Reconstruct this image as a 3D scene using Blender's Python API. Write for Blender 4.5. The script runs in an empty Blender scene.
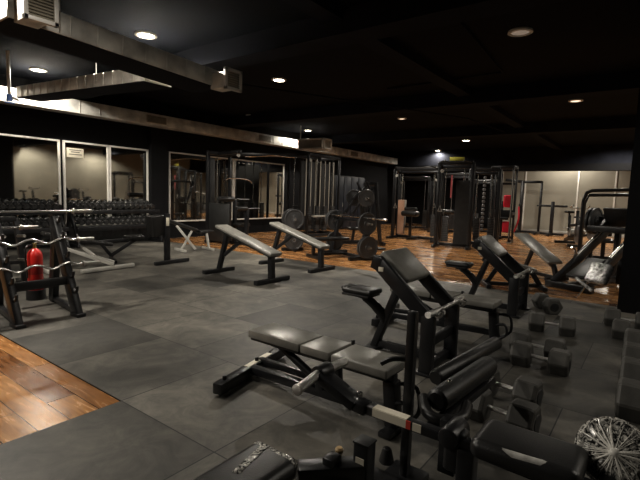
import bpy, bmesh, math, random
from mathutils import Vector, Matrix
random.seed(7)
V = Vector
scene = bpy.context.scene
COL = bpy.data.collections.new('gym'); scene.collection.children.link(COL)

# ------------------------------------------------------------------ camera
FPX, EYE = 450.0, 1.5
YAW, PIT, ROLL = math.radians(36.6), math.radians(5.7), math.radians(1.9)
FW = V((math.cos(YAW)*math.cos(PIT), math.sin(YAW)*math.cos(PIT), -math.sin(PIT)))
R0 = FW.cross(V((0, 0, 1))).normalized(); U0 = R0.cross(FW)
RT = R0*math.cos(ROLL) + U0*math.sin(ROLL); UP = U0*math.cos(ROLL) - R0*math.sin(ROLL)
CAM = V((0, 0, EYE))
cd = bpy.data.cameras.new('camera'); cam = bpy.data.objects.new('camera', cd); COL.objects.link(cam)
cd.sensor_width = 36; cd.lens = FPX/640*36; cd.clip_start = 0.05; cd.clip_end = 200
m = Matrix((RT, UP, -FW)).transposed().to_4x4(); m.translation = CAM
cam.matrix_world = m
scene.camera = cam

# ------------------------------------------------------------------ mesh helpers
class MB:
    def __init__(s): s.bm = bmesh.new()
    def join(s, b, M=None):
        if M is not None: bmesh.ops.transform(b, matrix=M, verts=b.verts)
        me = bpy.data.meshes.new('t'); b.to_mesh(me); b.free(); s.bm.from_mesh(me); bpy.data.meshes.remove(me); return s
    def box(s, c, size, bev=0.0, seg=2, rot=None):
        b = bmesh.new(); bmesh.ops.create_cube(b, size=1)
        bmesh.ops.scale(b, vec=V(size), verts=b.verts)
        if bev > 0:
            bmesh.ops.bevel(b, geom=b.edges[:] , offset=min(bev, min(size)*.49), segments=seg, profile=.5, affect='EDGES', clamp_overlap=True)
        M = Matrix.Translation(V(c))
        if rot is not None: M = M @ rot.to_4x4()
        return s.join(b, M)
    def bar(s, p0, p1, w, h, bev=0.006, up=(0, 0, 1), seg=2):
        p0, p1 = V(p0), V(p1); d = (p1-p0); L = d.length; d = d/L
        u = V(up)
        if abs(d.dot(u)) > .97: u = V((0, 1, 0)) if abs(d.y) < .9 else V((1, 0, 0))
        side = d.cross(u).normalized(); u = side.cross(d)
        R = Matrix((d, side, u)).transposed()
        return s.box((p0+p1)/2, (L, w, h), bev, seg, R)
    def tube(s, pts, r, n=10, smooth=0, cap=True):
        P = [V(p) for p in pts]
        if smooth: P = spline(P, smooth)
        rr = r if isinstance(r, (list, tuple)) else [r]*len(P)
        if len(rr) != len(P): rr = [rr[min(len(rr)-1, int(i*len(rr)/len(P)))] for i in range(len(P))]
        b = bmesh.new(); rings = []; nrm = None
        for i, p in enumerate(P):
            t = (P[min(i+1, len(P)-1)] - P[max(i-1, 0)]).normalized()
            if nrm is None:
                a = V((0, 0, 1)) if abs(t.z) < .9 else V((1, 0, 0)); nrm = t.cross(a).normalized()
            else: nrm = (nrm - t*nrm.dot(t)).normalized()
            bi = t.cross(nrm)
            rings.append([b.verts.new(p + (nrm*math.cos(2*math.pi*k/n) + bi*math.sin(2*math.pi*k/n))*rr[i]) for k in range(n)])
        for A, B in zip(rings, rings[1:]):
            for k in range(n): b.faces.new((A[k], A[(k+1) % n], B[(k+1) % n], B[k]))
        if cap: b.faces.new(rings[0][::-1]); b.faces.new(rings[-1])
        bmesh.ops.recalc_face_normals(b, faces=b.faces)
        return s.join(b)
    def cyl(s, p0, p1, r, r1=None, n=20, bev=0.0):
        p0, p1 = V(p0), V(p1); r1 = r if r1 is None else r1
        if bev <= 0: return s.lathe([(0, 0), (r, 0), (r1, 1), (0, 1)], p0, p1, n)
        L = (p1-p0).length; e = bev/L; q = bev*.3
        return s.lathe([(0, 0), (r-bev, 0), (r-q, e*.3), (r, e), (r1, 1-e), (r1-q, 1-e*.3), (r1-bev, 1), (0, 1)], p0, p1, n)
    def lathe(s, prof, p0, p1, n=20):
        p0, p1 = V(p0), V(p1); d = p1-p0; L = d.length; t = d/L
        a = V((0, 0, 1)) if abs(t.z) < .9 else V((1, 0, 0)); x = t.cross(a).normalized(); y = t.cross(x)
        b = bmesh.new(); rings = []
        for r, h in prof:
            c = p0 + d*h
            if r < 1e-6: rings.append([b.verts.new(c)])
            else: rings.append([b.verts.new(c + (x*math.cos(2*math.pi*k/n)+y*math.sin(2*math.pi*k/n))*r) for k in range(n)])
        for A, B in zip(rings, rings[1:]):
            for k in range(n):
                j = (k+1) % n
                if len(A) == 1 and len(B) == 1: continue
                if len(A) == 1: b.faces.new((A[0], B[j], B[k]))
                elif len(B) == 1: b.faces.new((A[k], A[j], B[0]))
                else: b.faces.new((A[k], A[j], B[j], B[k]))
        bmesh.ops.recalc_face_normals(b, faces=b.faces)
        return s.join(b)
    def quad(s, a, b_, c, d):
        b = bmesh.new(); b.faces.new([b.verts.new(V(p)) for p in (a, b_, c, d)]); return s.join(b)

def spline(P, n):
    out = []
    for i in range(len(P)-1):
        a, b, c, d = P[max(i-1, 0)], P[i], P[i+1], P[min(i+2, len(P)-1)]
        for k in range(n):
            t = k/n
            out.append(.5*((2*b) + (c-a)*t + (2*a-5*b+4*c-d)*t*t + (3*b-a-3*c+d)*t**3))
    out.append(P[-1]); return out

def obj(name, mb, mat, parent=None, smooth=35):
    me = bpy.data.meshes.new(name); mb.bm.to_mesh(me); mb.bm.free()
    me.materials.append(mat)
    if smooth:
        me.shade_smooth(); me.set_sharp_from_angle(angle=math.radians(smooth))
    o = bpy.data.objects.new(name, me); COL.objects.link(o)
    if parent: o.parent = parent
    return o
def split_obj(name, mb, mat, parent, smooth=35):
    # one object for every loose piece of the builder
    seen = set(); out = []
    mb.bm.verts.ensure_lookup_table()
    for v in mb.bm.verts:
        if v.index in seen: continue
        st = [v]; isl = []; seen.add(v.index)
        while st:
            q = st.pop(); isl.append(q)
            for e in q.link_edges:
                o = e.other_vert(q)
                if o.index not in seen: seen.add(o.index); st.append(o)
        isl.sort(key=lambda q: q.index); ix = {q.index: i for i, q in enumerate(isl)}
        one = MB(); nv = [one.bm.verts.new(q.co) for q in isl]
        for f in {f for q in isl for f in q.link_faces}: one.bm.faces.new([nv[ix[q.index]] for q in f.verts])
        out.append(obj(name, one, mat, parent, smooth))
    mb.bm.free(); return out
def tag(o, label, cat, group=None, kind=None):
    o['label'] = label; o['category'] = cat
    if group: o['group'] = group
    if kind: o['kind'] = kind
    return o
def thing(name, label, cat, loc=(0, 0, 0), rz=0, group=None):
    o = bpy.data.objects.new(name, None); COL.objects.link(o); o.empty_display_size = .1
    o.location = loc; o.rotation_euler = (0, 0, rz)
    return tag(o, label, cat, group)
def struct(name, mb, mat, label=None, parent=None):
    o = obj(name, mb, mat, parent)
    if not parent: o['kind'] = 'structure'
    if label: o['label'] = label
    return o
def copy_tree(o, parent=None):
    c = o.copy(); COL.objects.link(c)
    if parent: c.parent = parent
    for ch in list(o.children): copy_tree(ch, c)
    return c
def dup(o, label, loc, rz=0, group=None, rot=None):
    c = copy_tree(o); c.location = loc; c.rotation_euler = rot if rot else (0, 0, rz); c['label'] = label
    if group: c['group'] = group
    return c
def rotx(a): return Matrix.Rotation(math.radians(a), 3, 'X')
def roty(a): return Matrix.Rotation(math.radians(a), 3, 'Y')
def rotz(a): return Matrix.Rotation(math.radians(a), 3, 'Z')

# ------------------------------------------------------------------ materials
def mat(name, color, rough=.5, metal=0, bump=0, bscale=60, var=0, vscale=4, spec=.5, emit=None, estr=0, coat=0):
    M = bpy.data.materials.new(name); M.use_nodes = True; N = M.node_tree.nodes; L = M.node_tree.links
    b = N['Principled BSDF']; b.inputs['Base Color'].default_value = (*color, 1)
    b.inputs['Roughness'].default_value = rough; b.inputs['Metallic'].default_value = metal
    b.inputs['Specular IOR Level'].default_value = spec
    b.inputs['Coat Weight'].default_value = coat
    if emit: b.inputs['Emission Color'].default_value = (*emit, 1); b.inputs['Emission Strength'].default_value = estr
    tc = N.new('ShaderNodeTexCoord')
    if var:
        n = N.new('ShaderNodeTexNoise'); n.inputs['Scale'].default_value = vscale; n.inputs['Detail'].default_value = 5
        L.new(tc.outputs['Object'], n.inputs['Vector'])
        r = N.new('ShaderNodeValToRGB'); r.color_ramp.elements[0].position = .3; r.color_ramp.elements[1].position = .7
        r.color_ramp.elements[0].color = (*[c*(1-var) for c in color], 1); r.color_ramp.elements[1].color = (*[min(1, c*(1+var)) for c in color], 1)
        L.new(n.outputs['Fac'], r.inputs['Fac']); L.new(r.outputs['Color'], b.inputs['Base Color'])
        mr = N.new('ShaderNodeMapRange'); mr.inputs['To Min'].default_value = max(.03, rough*(1-var*.5)); mr.inputs['To Max'].default_value = min(1, rough*(1+var*.5))
        L.new(n.outputs['Fac'], mr.inputs['Value']); L.new(mr.outputs['Result'], b.inputs['Roughness'])
    if bump:
        n2 = N.new('ShaderNodeTexNoise'); n2.inputs['Scale'].default_value = bscale; n2.inputs['Detail'].default_value = 3
        L.new(tc.outputs['Object'], n2.inputs['Vector'])
        bp = N.new('ShaderNodeBump'); bp.inputs['Strength'].default_value = bump; bp.inputs['Distance'].default_value = .01
        L.new(n2.outputs['Fac'], bp.inputs['Height']); L.new(bp.outputs['Normal'], b.inputs['Normal'])
    return M
STEEL = mat('black_powder_coat', (.012, .012, .013), .33, var=.3, vscale=9, bump=.05, bscale=220)
SATIN = mat('satin_black_steel', (.016, .016, .016), .45, var=.3, vscale=8)
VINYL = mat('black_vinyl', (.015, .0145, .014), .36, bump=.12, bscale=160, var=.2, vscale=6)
SHEENVINYL = mat('sheen_grey_black_vinyl', (.20, .194, .176), .30, bump=.12, bscale=140, var=.25, vscale=7)  # black vinyl; grazing light sheen put into a grey base colour
FOAM = mat('black_foam', (.012, .012, .012), .42, bump=.2, bscale=90, var=.2)
RUB = mat('rubber_dumbbell', (.07, .067, .060), .58, bump=.15, bscale=120, var=.3, vscale=8)
IRON = mat('cast_iron_plate', (.045, .045, .046), .4, bump=.1, bscale=80, var=.3)
GREYIRON = mat('grey_iron_plate', (.2, .2, .2), .35, metal=.4, var=.3)
CHROME = mat('chrome', (.78, .77, .75), .22, metal=1, var=.12, vscale=12)
KNURL = mat('knurled_chrome', (.55, .54, .52), .3, metal=1, bump=.5, bscale=500)
WHITE = mat('white_paint', (.62, .60, .56), .4, var=.1)
SILVER = mat('silver_frame', (.42, .41, .38), .35, metal=.3, var=.15)
RED = mat('red_paint', (.42, .018, .014), .3, coat=.4, var=.15)
REDVINYL = mat('red_vinyl', (.55, .02, .045), .4, var=.15)
GALV = mat('galvanised_sheet', (.64, .63, .59), .4, metal=.3, bump=.35, bscale=7, var=.35, vscale=3)
GRILLE = mat('beige_grille', (.34, .31, .25), .55, var=.1)
DARKGAP = mat('dark_slot', (.02, .018, .015), .8, var=.2)
BLKWALL = mat('black_wall_paint', (.008, .008, .0088), .85, spec=.2, bump=.1, bscale=30, var=.3, vscale=1.5)
CEIL = mat('black_ceiling_paint', (.0055, .0065, .0095), .95, spec=.1, bump=.1, bscale=20, var=.4, vscale=1.2)
CEILB = mat('black_beam_paint', (.0125, .0135, .018), .95, spec=.1, var=.3, vscale=2)
BEIGE = mat('beige_wall_panel', (.25, .235, .195), .7, bump=.05, bscale=40, var=.12, vscale=.8)
SHROUD = mat('tan_weight_shroud', (.36, .22, .15), .5, var=.15)
PALE = mat('pale_shroud', (.30, .285, .25), .5, var=.1)
STICK = mat('white_sticker', (.62, .58, .48), .5, var=.08)
REDST = mat('red_sticker', (.5, .05, .03), .5, var=.1)
YELLOW = mat('yellow_sign_paint', (.40, .36, .05), .5, var=.1)
PINK = mat('pink_strap', (.5, .12, .13), .6, var=.15)
TAN = mat('tan_knob', (.4, .28, .14), .45, var=.15)
BRASS = mat('brass', (.6, .45, .2), .3, metal=1, var=.1)
LENS = mat('lit_lens', (1, .95, .85), .4, emit=(1, .9, .74), estr=22, var=.02)
DIMLENS = mat('dim_lens', (.5, .47, .42), .5, emit=(1, .8, .6), estr=.9, var=.05)
FAINTGLOW = mat('faint_glow_lens', (.5, .46, .42), .5, emit=(1, .85, .7), estr=.10, var=.05)  # faint glow added to an unlit lens and the ceiling disc bases
TEXTM = mat('sign_ink', (.15, .14, .12), .7, var=.1)

def mirror_mat():
    M = mat('mirror_glass', (.8, .8, .76), .03, metal=1, var=.05, vscale=2); return M
MIRROR = mirror_mat()

def wrap_mat():
    M = bpy.data.materials.new('crinkled_plastic_wrap'); M.use_nodes = True; N = M.node_tree.nodes; L = M.node_tree.links
    b = N['Principled BSDF']; tc = N.new('ShaderNodeTexCoord')
    v = N.new('ShaderNodeTexVoronoi'); v.feature = 'DISTANCE_TO_EDGE'; v.inputs['Scale'].default_value = 22; L.new(tc.outputs['Object'], v.inputs['Vector'])
    n = N.new('ShaderNodeTexNoise'); n.inputs['Scale'].default_value = 38; n.inputs['Detail'].default_value = 8; n.inputs['Distortion'].default_value = 2.5; L.new(tc.outputs['Object'], n.inputs['Vector'])
    r = N.new('ShaderNodeValToRGB'); r.color_ramp.elements[0].position = .42; r.color_ramp.elements[1].position = .66
    r.color_ramp.elements[0].color = (.02, .02, .019, 1); r.color_ramp.elements[1].color = (.70, .68, .63, 1)
    L.new(n.outputs['Fac'], r.inputs['Fac']); L.new(r.outputs['Color'], b.inputs['Base Color'])
    b.inputs['Roughness'].default_value = .16
    bp = N.new('ShaderNodeBump'); bp.inputs['Strength'].default_value = .9; bp.inputs['Distance'].default_value = .02
    L.new(v.outputs['Distance'], bp.inputs['Height']); L.new(bp.outputs['Normal'], b.inputs['Normal'])
    return M
WRAP = wrap_mat()
FOIL = mat('bright_crumpled_film', (.62, .61, .58), .22, metal=.4, bump=1.0, bscale=26, var=.75, vscale=24)
GLAREFILM = mat('pale_film_glare', (.42, .41, .385), .16, bump=.5, bscale=18, var=.4, vscale=14)  # pale grey: pad highlight put into the film colour
CREASE = mat('plastic_crease', (.75, .73, .68), .2, var=.15)

def rubber_floor_mat():
    M = bpy.data.materials.new('rubber_tile_floor'); M.use_nodes = True; N = M.node_tree.nodes; L = M.node_tree.links
    b = N['Principled BSDF']; tc = N.new('ShaderNodeTexCoord')
    sep = N.new('ShaderNodeSeparateXYZ'); L.new(tc.outputs['Object'], sep.inputs[0])
    cmb = N.new('ShaderNodeCombineXYZ')
    ax = N.new('ShaderNodeMath'); ax.operation = 'ADD'; ax.inputs[1].default_value = 20 - 2.93 + .5; L.new(sep.outputs['Y'], ax.inputs[0])
    ay = N.new('ShaderNodeMath'); ay.operation = 'ADD'; ay.inputs[1].default_value = 20 - 1.64; L.new(sep.outputs['X'], ay.inputs[0])
    L.new(ax.outputs[0], cmb.inputs['X']); L.new(ay.outputs[0], cmb.inputs['Y'])
    br = N.new('ShaderNodeTexBrick'); br.inputs['Scale'].default_value = 1; br.inputs['Brick Width'].default_value = 1.0; br.inputs['Row Height'].default_value = 1.0
    br.inputs['Mortar Size'].default_value = .0045; br.inputs['Mortar Smooth'].default_value = .1; br.offset = .5; br.offset_frequency = 2
    br.inputs['Color1'].default_value = (.046, .044, .0405, 1); br.inputs['Color2'].default_value = (.165, .157, .143, 1); br.inputs['Mortar'].default_value = (.012, .012, .012, 1)
    L.new(cmb.outputs[0], br.inputs['Vector'])
    n = N.new('ShaderNodeTexNoise'); n.inputs['Scale'].default_value = 1.1; n.inputs['Detail'].default_value = 8; n.inputs['Roughness'].default_value = .62; n.inputs['Distortion'].default_value = .6
    L.new(tc.outputs['Object'], n.inputs['Vector'])
    rp = N.new('ShaderNodeValToRGB'); rp.color_ramp.elements[0].position = .33; rp.color_ramp.elements[1].position = .68
    rp.color_ramp.elements[0].color = (.42, .42, .41, 1); rp.color_ramp.elements[1].color = (1.4, 1.38, 1.32, 1)
    L.new(n.outputs['Fac'], rp.inputs['Fac'])
    mx = N.new('ShaderNodeMix'); mx.data_type = 'RGBA'; mx.blend_type = 'MULTIPLY'; mx.inputs['Factor'].default_value = 1
    L.new(br.outputs['Color'], mx.inputs['A']); L.new(rp.outputs['Color'], mx.inputs['B'])
    L.new(mx.outputs['Result'], b.inputs['Base Color'])
    n4 = N.new('ShaderNodeTexNoise'); n4.inputs['Scale'].default_value = 3.1; n4.inputs['Detail'].default_value = 10; n4.inputs['Roughness'].default_value = .7; n4.inputs['Distortion'].default_value = 1.6
    L.new(tc.outputs['Object'], n4.inputs['Vector'])
    r4 = N.new('ShaderNodeValToRGB'); r4.color_ramp.elements[0].position = .38; r4.color_ramp.elements[1].position = .66
    r4.color_ramp.elements[0].color = (.68, .68, .68, 1); r4.color_ramp.elements[1].color = (1.22, 1.2, 1.16, 1); L.new(n4.outputs['Fac'], r4.inputs['Fac'])
    m4 = N.new('ShaderNodeMix'); m4.data_type = 'RGBA'; m4.blend_type = 'MULTIPLY'; m4.inputs['Factor'].default_value = 1
    L.new(mx.outputs['Result'], m4.inputs['A']); L.new(r4.outputs['Color'], m4.inputs['B']); L.new(m4.outputs['Result'], b.inputs['Base Color'])
    n2 = N.new('ShaderNodeTexNoise'); n2.inputs['Scale'].default_value = 180; L.new(tc.outputs['Object'], n2.inputs['Vector'])
    bp = N.new('ShaderNodeBump'); bp.inputs['Strength'].default_value = .12; bp.inputs['Distance'].default_value = .004
    L.new(n2.outputs['Fac'], bp.inputs['Height']); L.new(bp.outputs['Normal'], b.inputs['Normal'])
    mr = N.new('ShaderNodeMapRange'); mr.inputs['To Min'].default_value = .42; mr.inputs['To Max'].default_value = .7
    L.new(n.outputs['Fac'], mr.inputs['Value']); L.new(mr.outputs['Result'], b.inputs['Roughness'])
    return M
RUBFLOOR = rubber_floor_mat()
def wood_floor_mat():
    M = bpy.data.materials.new('wood_plank_floor'); M.use_nodes = True; N = M.node_tree.nodes; L = M.node_tree.links
    b = N['Principled BSDF']; tc = N.new('ShaderNodeTexCoord')
    sep = N.new('ShaderNodeSeparateXYZ'); L.new(tc.outputs['Object'], sep.inputs[0])
    cmb = N.new('ShaderNodeCombineXYZ')
    ax = N.new('ShaderNodeMath'); ax.operation = 'ADD'; ax.inputs[1].default_value = 30.3; L.new(sep.outputs['Y'], ax.inputs[0])
    ay = N.new('ShaderNodeMath'); ay.operation = 'ADD'; ay.inputs[1].default_value = 30.05; L.new(sep.outputs['X'], ay.inputs[0])
    L.new(ax.outputs[0], cmb.inputs['X']); L.new(ay.outputs[0], cmb.inputs['Y'])
    br = N.new('ShaderNodeTexBrick'); br.inputs['Scale'].default_value = 1; br.inputs['Brick Width'].default_value = 1.2; br.inputs['Row Height'].default_value = .19
    br.inputs['Mortar Size'].default_value = .003; br.offset = .37; br.offset_frequency = 2
    br.inputs['Color1'].default_value = (.21, .098, .038, 1); br.inputs['Color2'].default_value = (.56, .32, .14, 1); br.inputs['Mortar'].default_value = (.03, .012, .005, 1)
    L.new(cmb.outputs[0], br.inputs['Vector'])
    mp = N.new('ShaderNodeMapping'); mp.inputs['Scale'].default_value = (9, 1.3, 1); L.new(tc.outputs['Object'], mp.inputs['Vector'])
    n = N.new('ShaderNodeTexNoise'); n.inputs['Scale'].default_value = 2.2; n.inputs['Detail'].default_value = 7; n.inputs['Distortion'].default_value = 1.0; L.new(mp.outputs[0], n.inputs['Vector'])
    rp = N.new('ShaderNodeValToRGB'); rp.color_ramp.elements[0].position = .3; rp.color_ramp.elements[1].position = .7
    rp.color_ramp.elements[0].color = (.5, .42, .36, 1); rp.color_ramp.elements[1].color = (1.15, 1.12, 1.05, 1); L.new(n.outputs['Fac'], rp.inputs['Fac'])
    mx = N.new('ShaderNodeMix'); mx.data_type = 'RGBA'; mx.blend_type = 'MULTIPLY'; mx.inputs['Factor'].default_value = 1
    L.new(br.outputs['Color'], mx.inputs['A']); L.new(rp.outputs['Color'], mx.inputs['B']); L.new(mx.outputs['Result'], b.inputs['Base Color'])
    mr = N.new('ShaderNodeMapRange'); mr.inputs['To Min'].default_value = .17; mr.inputs['To Max'].default_value = .34
    L.new(n.outputs['Fac'], mr.inputs['Value']); L.new(mr.outputs['Result'], b.inputs['Roughness'])
    n3 = N.new('ShaderNodeTexNoise'); n3.inputs['Scale'].default_value = 3.5; L.new(tc.outputs['Object'], n3.inputs['Vector'])
    bp = N.new('ShaderNodeBump'); bp.inputs['Strength'].default_value = .12; bp.inputs['Distance'].default_value = .02
    L.new(n3.outputs['Fac'], bp.inputs['Height']); L.new(bp.outputs['Normal'], b.inputs['Normal'])
    return M
WOODFLOOR = wood_floor_mat()

# ------------------------------------------------------------------ the room
XF, XB, YL, YR, ZC = 25.0, -4.0, 12.2, -5.5, 4.0
WX0, WX1, WY = 1.64, 7.9, 2.93          # wood patch edge near the camera, rubber mat far edge, patch corner
def slab(name, x0, x1, y0, y1, z0, z1, M): return struct(name, MB().box(((x0+x1)/2, (y0+y1)/2, (z0+z1)/2), (x1-x0, y1-y0, z1-z0)), M)
fl = MB()
fl.box(((WX0+WX1)/2, (YL+YR)/2, -.05), (WX1-WX0, YL-YR, .1))
struct('floor', fl, RUBFLOOR)
fl = MB().box(((XB+WX0)/2, (WY+YR)/2-.5, -.05), (WX0-XB, WY-YR, .1))
struct('floor_mats', fl, RUBFLOOR).location = (0, .5, 0)
fw = MB()
fw.box(((WX1+XF)/2, (YL+YR)/2, -.0595), (XF-WX1, YL-YR, .1))
fw.box(((XB+WX0)/2, (YL+WY)/2, -.0595), (WX0-XB, YL-WY, .1))
struct('floor_wood', fw, WOODFLOOR)
slab('wall_left', XB, XF, YL, YL+.2, 0, ZC, BLKWALL)
slab('wall_far', XF, XF+.2, YR, YL, 0, ZC, BEIGE)
slab('wall_right', XB, XF, YR-.2, YR, 0, ZC, BEIGE)
slab('wall_back', XB-.2, XB, YR, YL, 0, ZC, BLKWALL)
slab('ceiling', XB, XF, YR, YL, ZC, ZC+.2, CEIL)
slab('pillar', 7.55, 8.35, -.55, .33, 0, ZC, BLKWALL)
slab('trim_pilaster', 7.72, 8.26, YL-.22, YL-.001, 0, ZC, BLKWALL)
for i, x in enumerate((5.2, 10.4, 15.6)):
    slab('ceiling_beam', x, x+.45, YR, YL, ZC-.32, ZC+.01, CEILB)
slab('ceiling_beam', 3.0, XF-2, 3.6, 3.9, ZC-.14, ZC+.01, CEILB)
# far bulkhead: pale front over a black lintel
slab('trim_bulkhead', 22.6, 23.0, YR, YL, 3.22, ZC+.01, CEILB)
slab('trim_lintel', 22.5, 22.9, YR, YL, 2.93, 3.225, BLKWALL)
# far wall battens and skirting
struct('trim_panel', MB().box((XF-.02, 9.45, 1.95), (.04, 5.5, 3.9)), BLKWALL)
for i, y in enumerate((6.66, 5.52, 3.14, 1.62, -.6)):
    struct('trim_batten', MB().box((XF-.015, y, 1.62), (.03, .07, 3.2), .004), WHITE)
struct('baseboard_far', MB().box((XF-.012, (YL+YR)/2, .06), (.025, YL-YR-.2, .12), .004), SILVER)

# ---- wall mirrors with white frames
def mirror(x0, x1, z0, z1, label, frame=(1, 1, 1, 1)):
    t = thing('wall_mirror', label, 'mirror', (x0, YL, 0), 0, 'framed mirrors on the long wall'); w = x1-x0
    obj('mirror_glass', MB().box((w/2, -.03, (z0+z1)/2), (w-.02, .03, z1-z0-.02)), MIRROR, t)
    f = MB(); e = .048
    if frame[0]: f.box((w/2, -.04, z1), (w+e, .07, e), .006)
    if frame[1]: f.box((w/2, -.04, z0), (w+e, .07, e), .006)
    if frame[2]: f.box((0, -.04, (z0+z1)/2), (e, .07, z1-z0), .006)
    if frame[3]: f.box((w, -.04, (z0+z1)/2), (e, .07, z1-z0), .006)
    obj('mirror_frame', f, WHITE, t)
mirror(1.2, 5.24, .5, 2.64, 'long framed wall mirror behind the barbell stand and first dumbbell rack')
mirror(5.36, 6.50, .5, 2.64, 'narrow framed wall mirror with a white notice at its top corner')
mirror(6.56, 7.70, .5, 2.64, 'framed wall mirror next to the black pilaster, above the second dumbbell rack')
mirror(8.45, 11.05, .53, 2.66, 'framed wall mirror between the pilaster and the lat pulldown tower')
mirror(11.12, 13.75, .53, 2.66, 'framed wall mirror behind the hanging crossover beam')
t = thing('wall_notice', 'small white printed notice on the narrow mirror', 'sign', (5.62, YL-.085, 2.37))
obj('sheet', MB().box((0, 0, 0), (.42, .008, .24), .001), STICK, t)
k = MB()
for z, w in ((.07, .3), (.02, .22), (-.04, .32)): k.box((0, -.006, z), (w, .003, .022))
obj('lines', k, TEXTM, t)

# ------------------------------------------------------------------ ducts
def rect_duct(mb, p0, p1, w, h, seams=.62):
    p0, p1 = V(p0), V(p1); mb.bar(p0, p1, w, h, .004); L = (p1-p0).length; d = (p1-p0)/L; k = int(L/seams)
    for i in range(1, k+1):
        q = p0 + d*(i*L/(k+1)); mb.bar(q-d*.011, q+d*.011, w+.022, h-.002, .003)
def grille_part(parent, c, w, h, facing, M=GRILLE):
    # facing: unit vector in the xy plane
    n = V(facing); s = V((0, 0, 1)).cross(n); R = Matrix((s, n, V((0, 0, 1)))).transposed(); c = V(c)
    f = MB(); e = .045
    for dz in (-1, 1): f.box(c+V((0, 0, dz*(h/2-e/2))), (w, .05, e), .005, 2, R)
    for dx in (-1, 1): f.box(c+s*dx*(w/2-e/2), (e, .05, h), .005, 2, R)
    fr = obj('grille_frame', f, WHITE, parent)
    obj('backing', MB().box(c-n*.03, (w-.03, .01, h-.03), 0, 1, R), DARKGAP, fr)
    sl = MB(); k = max(4, int(h/.045))
    for i in range(k):
        z = -h/2+e+(i+.5)*(h-2*e)/k
        sl.box(c+V((0, 0, z))-n*.004, (w-2*e, .03, .012), 0, 1, R @ rotx(-35))
    obj('grille_slats', sl, M, fr)
# main duct, runs along x
t = thing('air_duct', 'main galvanised ceiling duct with two side grilles', 'duct', (.2, 6.05, 3.18))
mb = MB(); rect_duct(mb, (1.78, 0, .231), (4.72, 0, .085), .66, .25, .36); obj('duct_body', mb, GALV, t)
mb = MB(); mb.bar((1.8, 0, .099), (4.70, 0, -.046), .62, .012, 0); obj('underside_shade', mb, CEILB, t)  # dark sheet: shade below the galvanised duct put into colour
for x, zo in ((1.97, .19), (4.66, .03)):
    nk = obj('grille_neck', MB().bar((x, -.3, zo), (x, -.66, zo), .24, .24, .004), GALV, t)
    grille_part(t, (x, -.68, zo), .34, .32, (0, -1, 0))
mb = MB()
for x in (2.3, 3.3, 4.4):
    for y in (-.36, .36): mb.cyl((x, y, .1), (x, y, .83), .008, n=6)
split_obj('hanger_rod', mb, SILVER, t)
# cross branch from the main duct towards the long wall
t = thing('air_duct', 'galvanised branch duct crossing from the main duct to the long wall', 'duct', (4.3, 6.48, 3.14))
mb = MB(); rect_duct(mb, (0, 0.0, .13), (-.05, 4.75, .35), .5, .22, .30); obj('duct_body', mb, GALV, t)
mb = MB(); mb.bar((0, 0.02, .012), (-.05, 4.73, .232), .48, .012, 0); obj('underside_shade', mb, CEILB, t)  # dark sheet again, painting the shade below the branch
mb = MB()
for x, y in ((0, 1.4), (0, 3.6)):
    for s in (-.27, .27): mb.cyl((x+s, y, .15), (x+s, y, .86), .008, n=6)
split_obj('hanger_rod', mb, SILVER, t)
# wall duct
t = thing('air_duct', 'long galvanised duct running along the top of the long wall', 'duct', (2.0, 11.75, 3.3))
mb = MB(); rect_duct(mb, (0, 0, .16), (20.4, 0, .16), .42, .32, .5); obj('duct_body', mb, GALV, t)
for x in (5.6, 10.0, 16.0):
    sub = MB(); sub.box((x, -.222, .16), (.62, .02, .2), .004); vf = obj('side_vent', sub, GRILLE, t)
    s2 = MB()
    for i in range(6): s2.box((x, -.235, .085+i*.03), (.56, .008, .008))
    obj('vent_slats', s2, DARKGAP, vf)
mb = MB()
for x in (1.5, 4.5, 7.5, 10.5, 13.5, 16.5, 19.5): mb.box((x, 0, .5), (.03, .44, .38), .003)
split_obj('hanger_strap', mb, SATIN, t)
# boxed supply grille under a light
t = thing('supply_grille', 'boxed white supply grille hanging under a downlight before the wall duct', 'vent', (13.2, 10.2, 3.12))
obj('box_body', MB().box((0, 0, .2), (.5, 1.15, .4), .01), WHITE, t)
grille_part(t, (-.27, -.02, .2), 1.1, .36, (-1, 0, 0))
grille_part(t, (0, -.6, .2), .46, .36, (0, -1, 0))
split_obj('drop_rod', MB().cyl((-.2, .5, .4), (-.2, .5, .9), .02, n=8).cyl((.2, -.5, .4), (.2, -.5, .9), .012, n=8), WHITE, t)
# small pipe and bracket on the branch duct, far corner
t = thing('pipe_drop', 'short white pipe drop with a blue valve beside the branch duct', 'pipe', (3.45, 10.0, 3.05))
obj('pipe', MB().tube([(0, 0, .95), (0, 0, .2), (.03, 0, .1), (.16, 0, .08)], .03, 10), WHITE, t)
obj('valve', MB().cyl((0, 0, .03), (0, 0, .15), .05, n=12).box((0, 0, .0), (.16, .03, .03), .006), mat('blue_valve', (.1, .2, .5), .4, var=.1), t)

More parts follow.
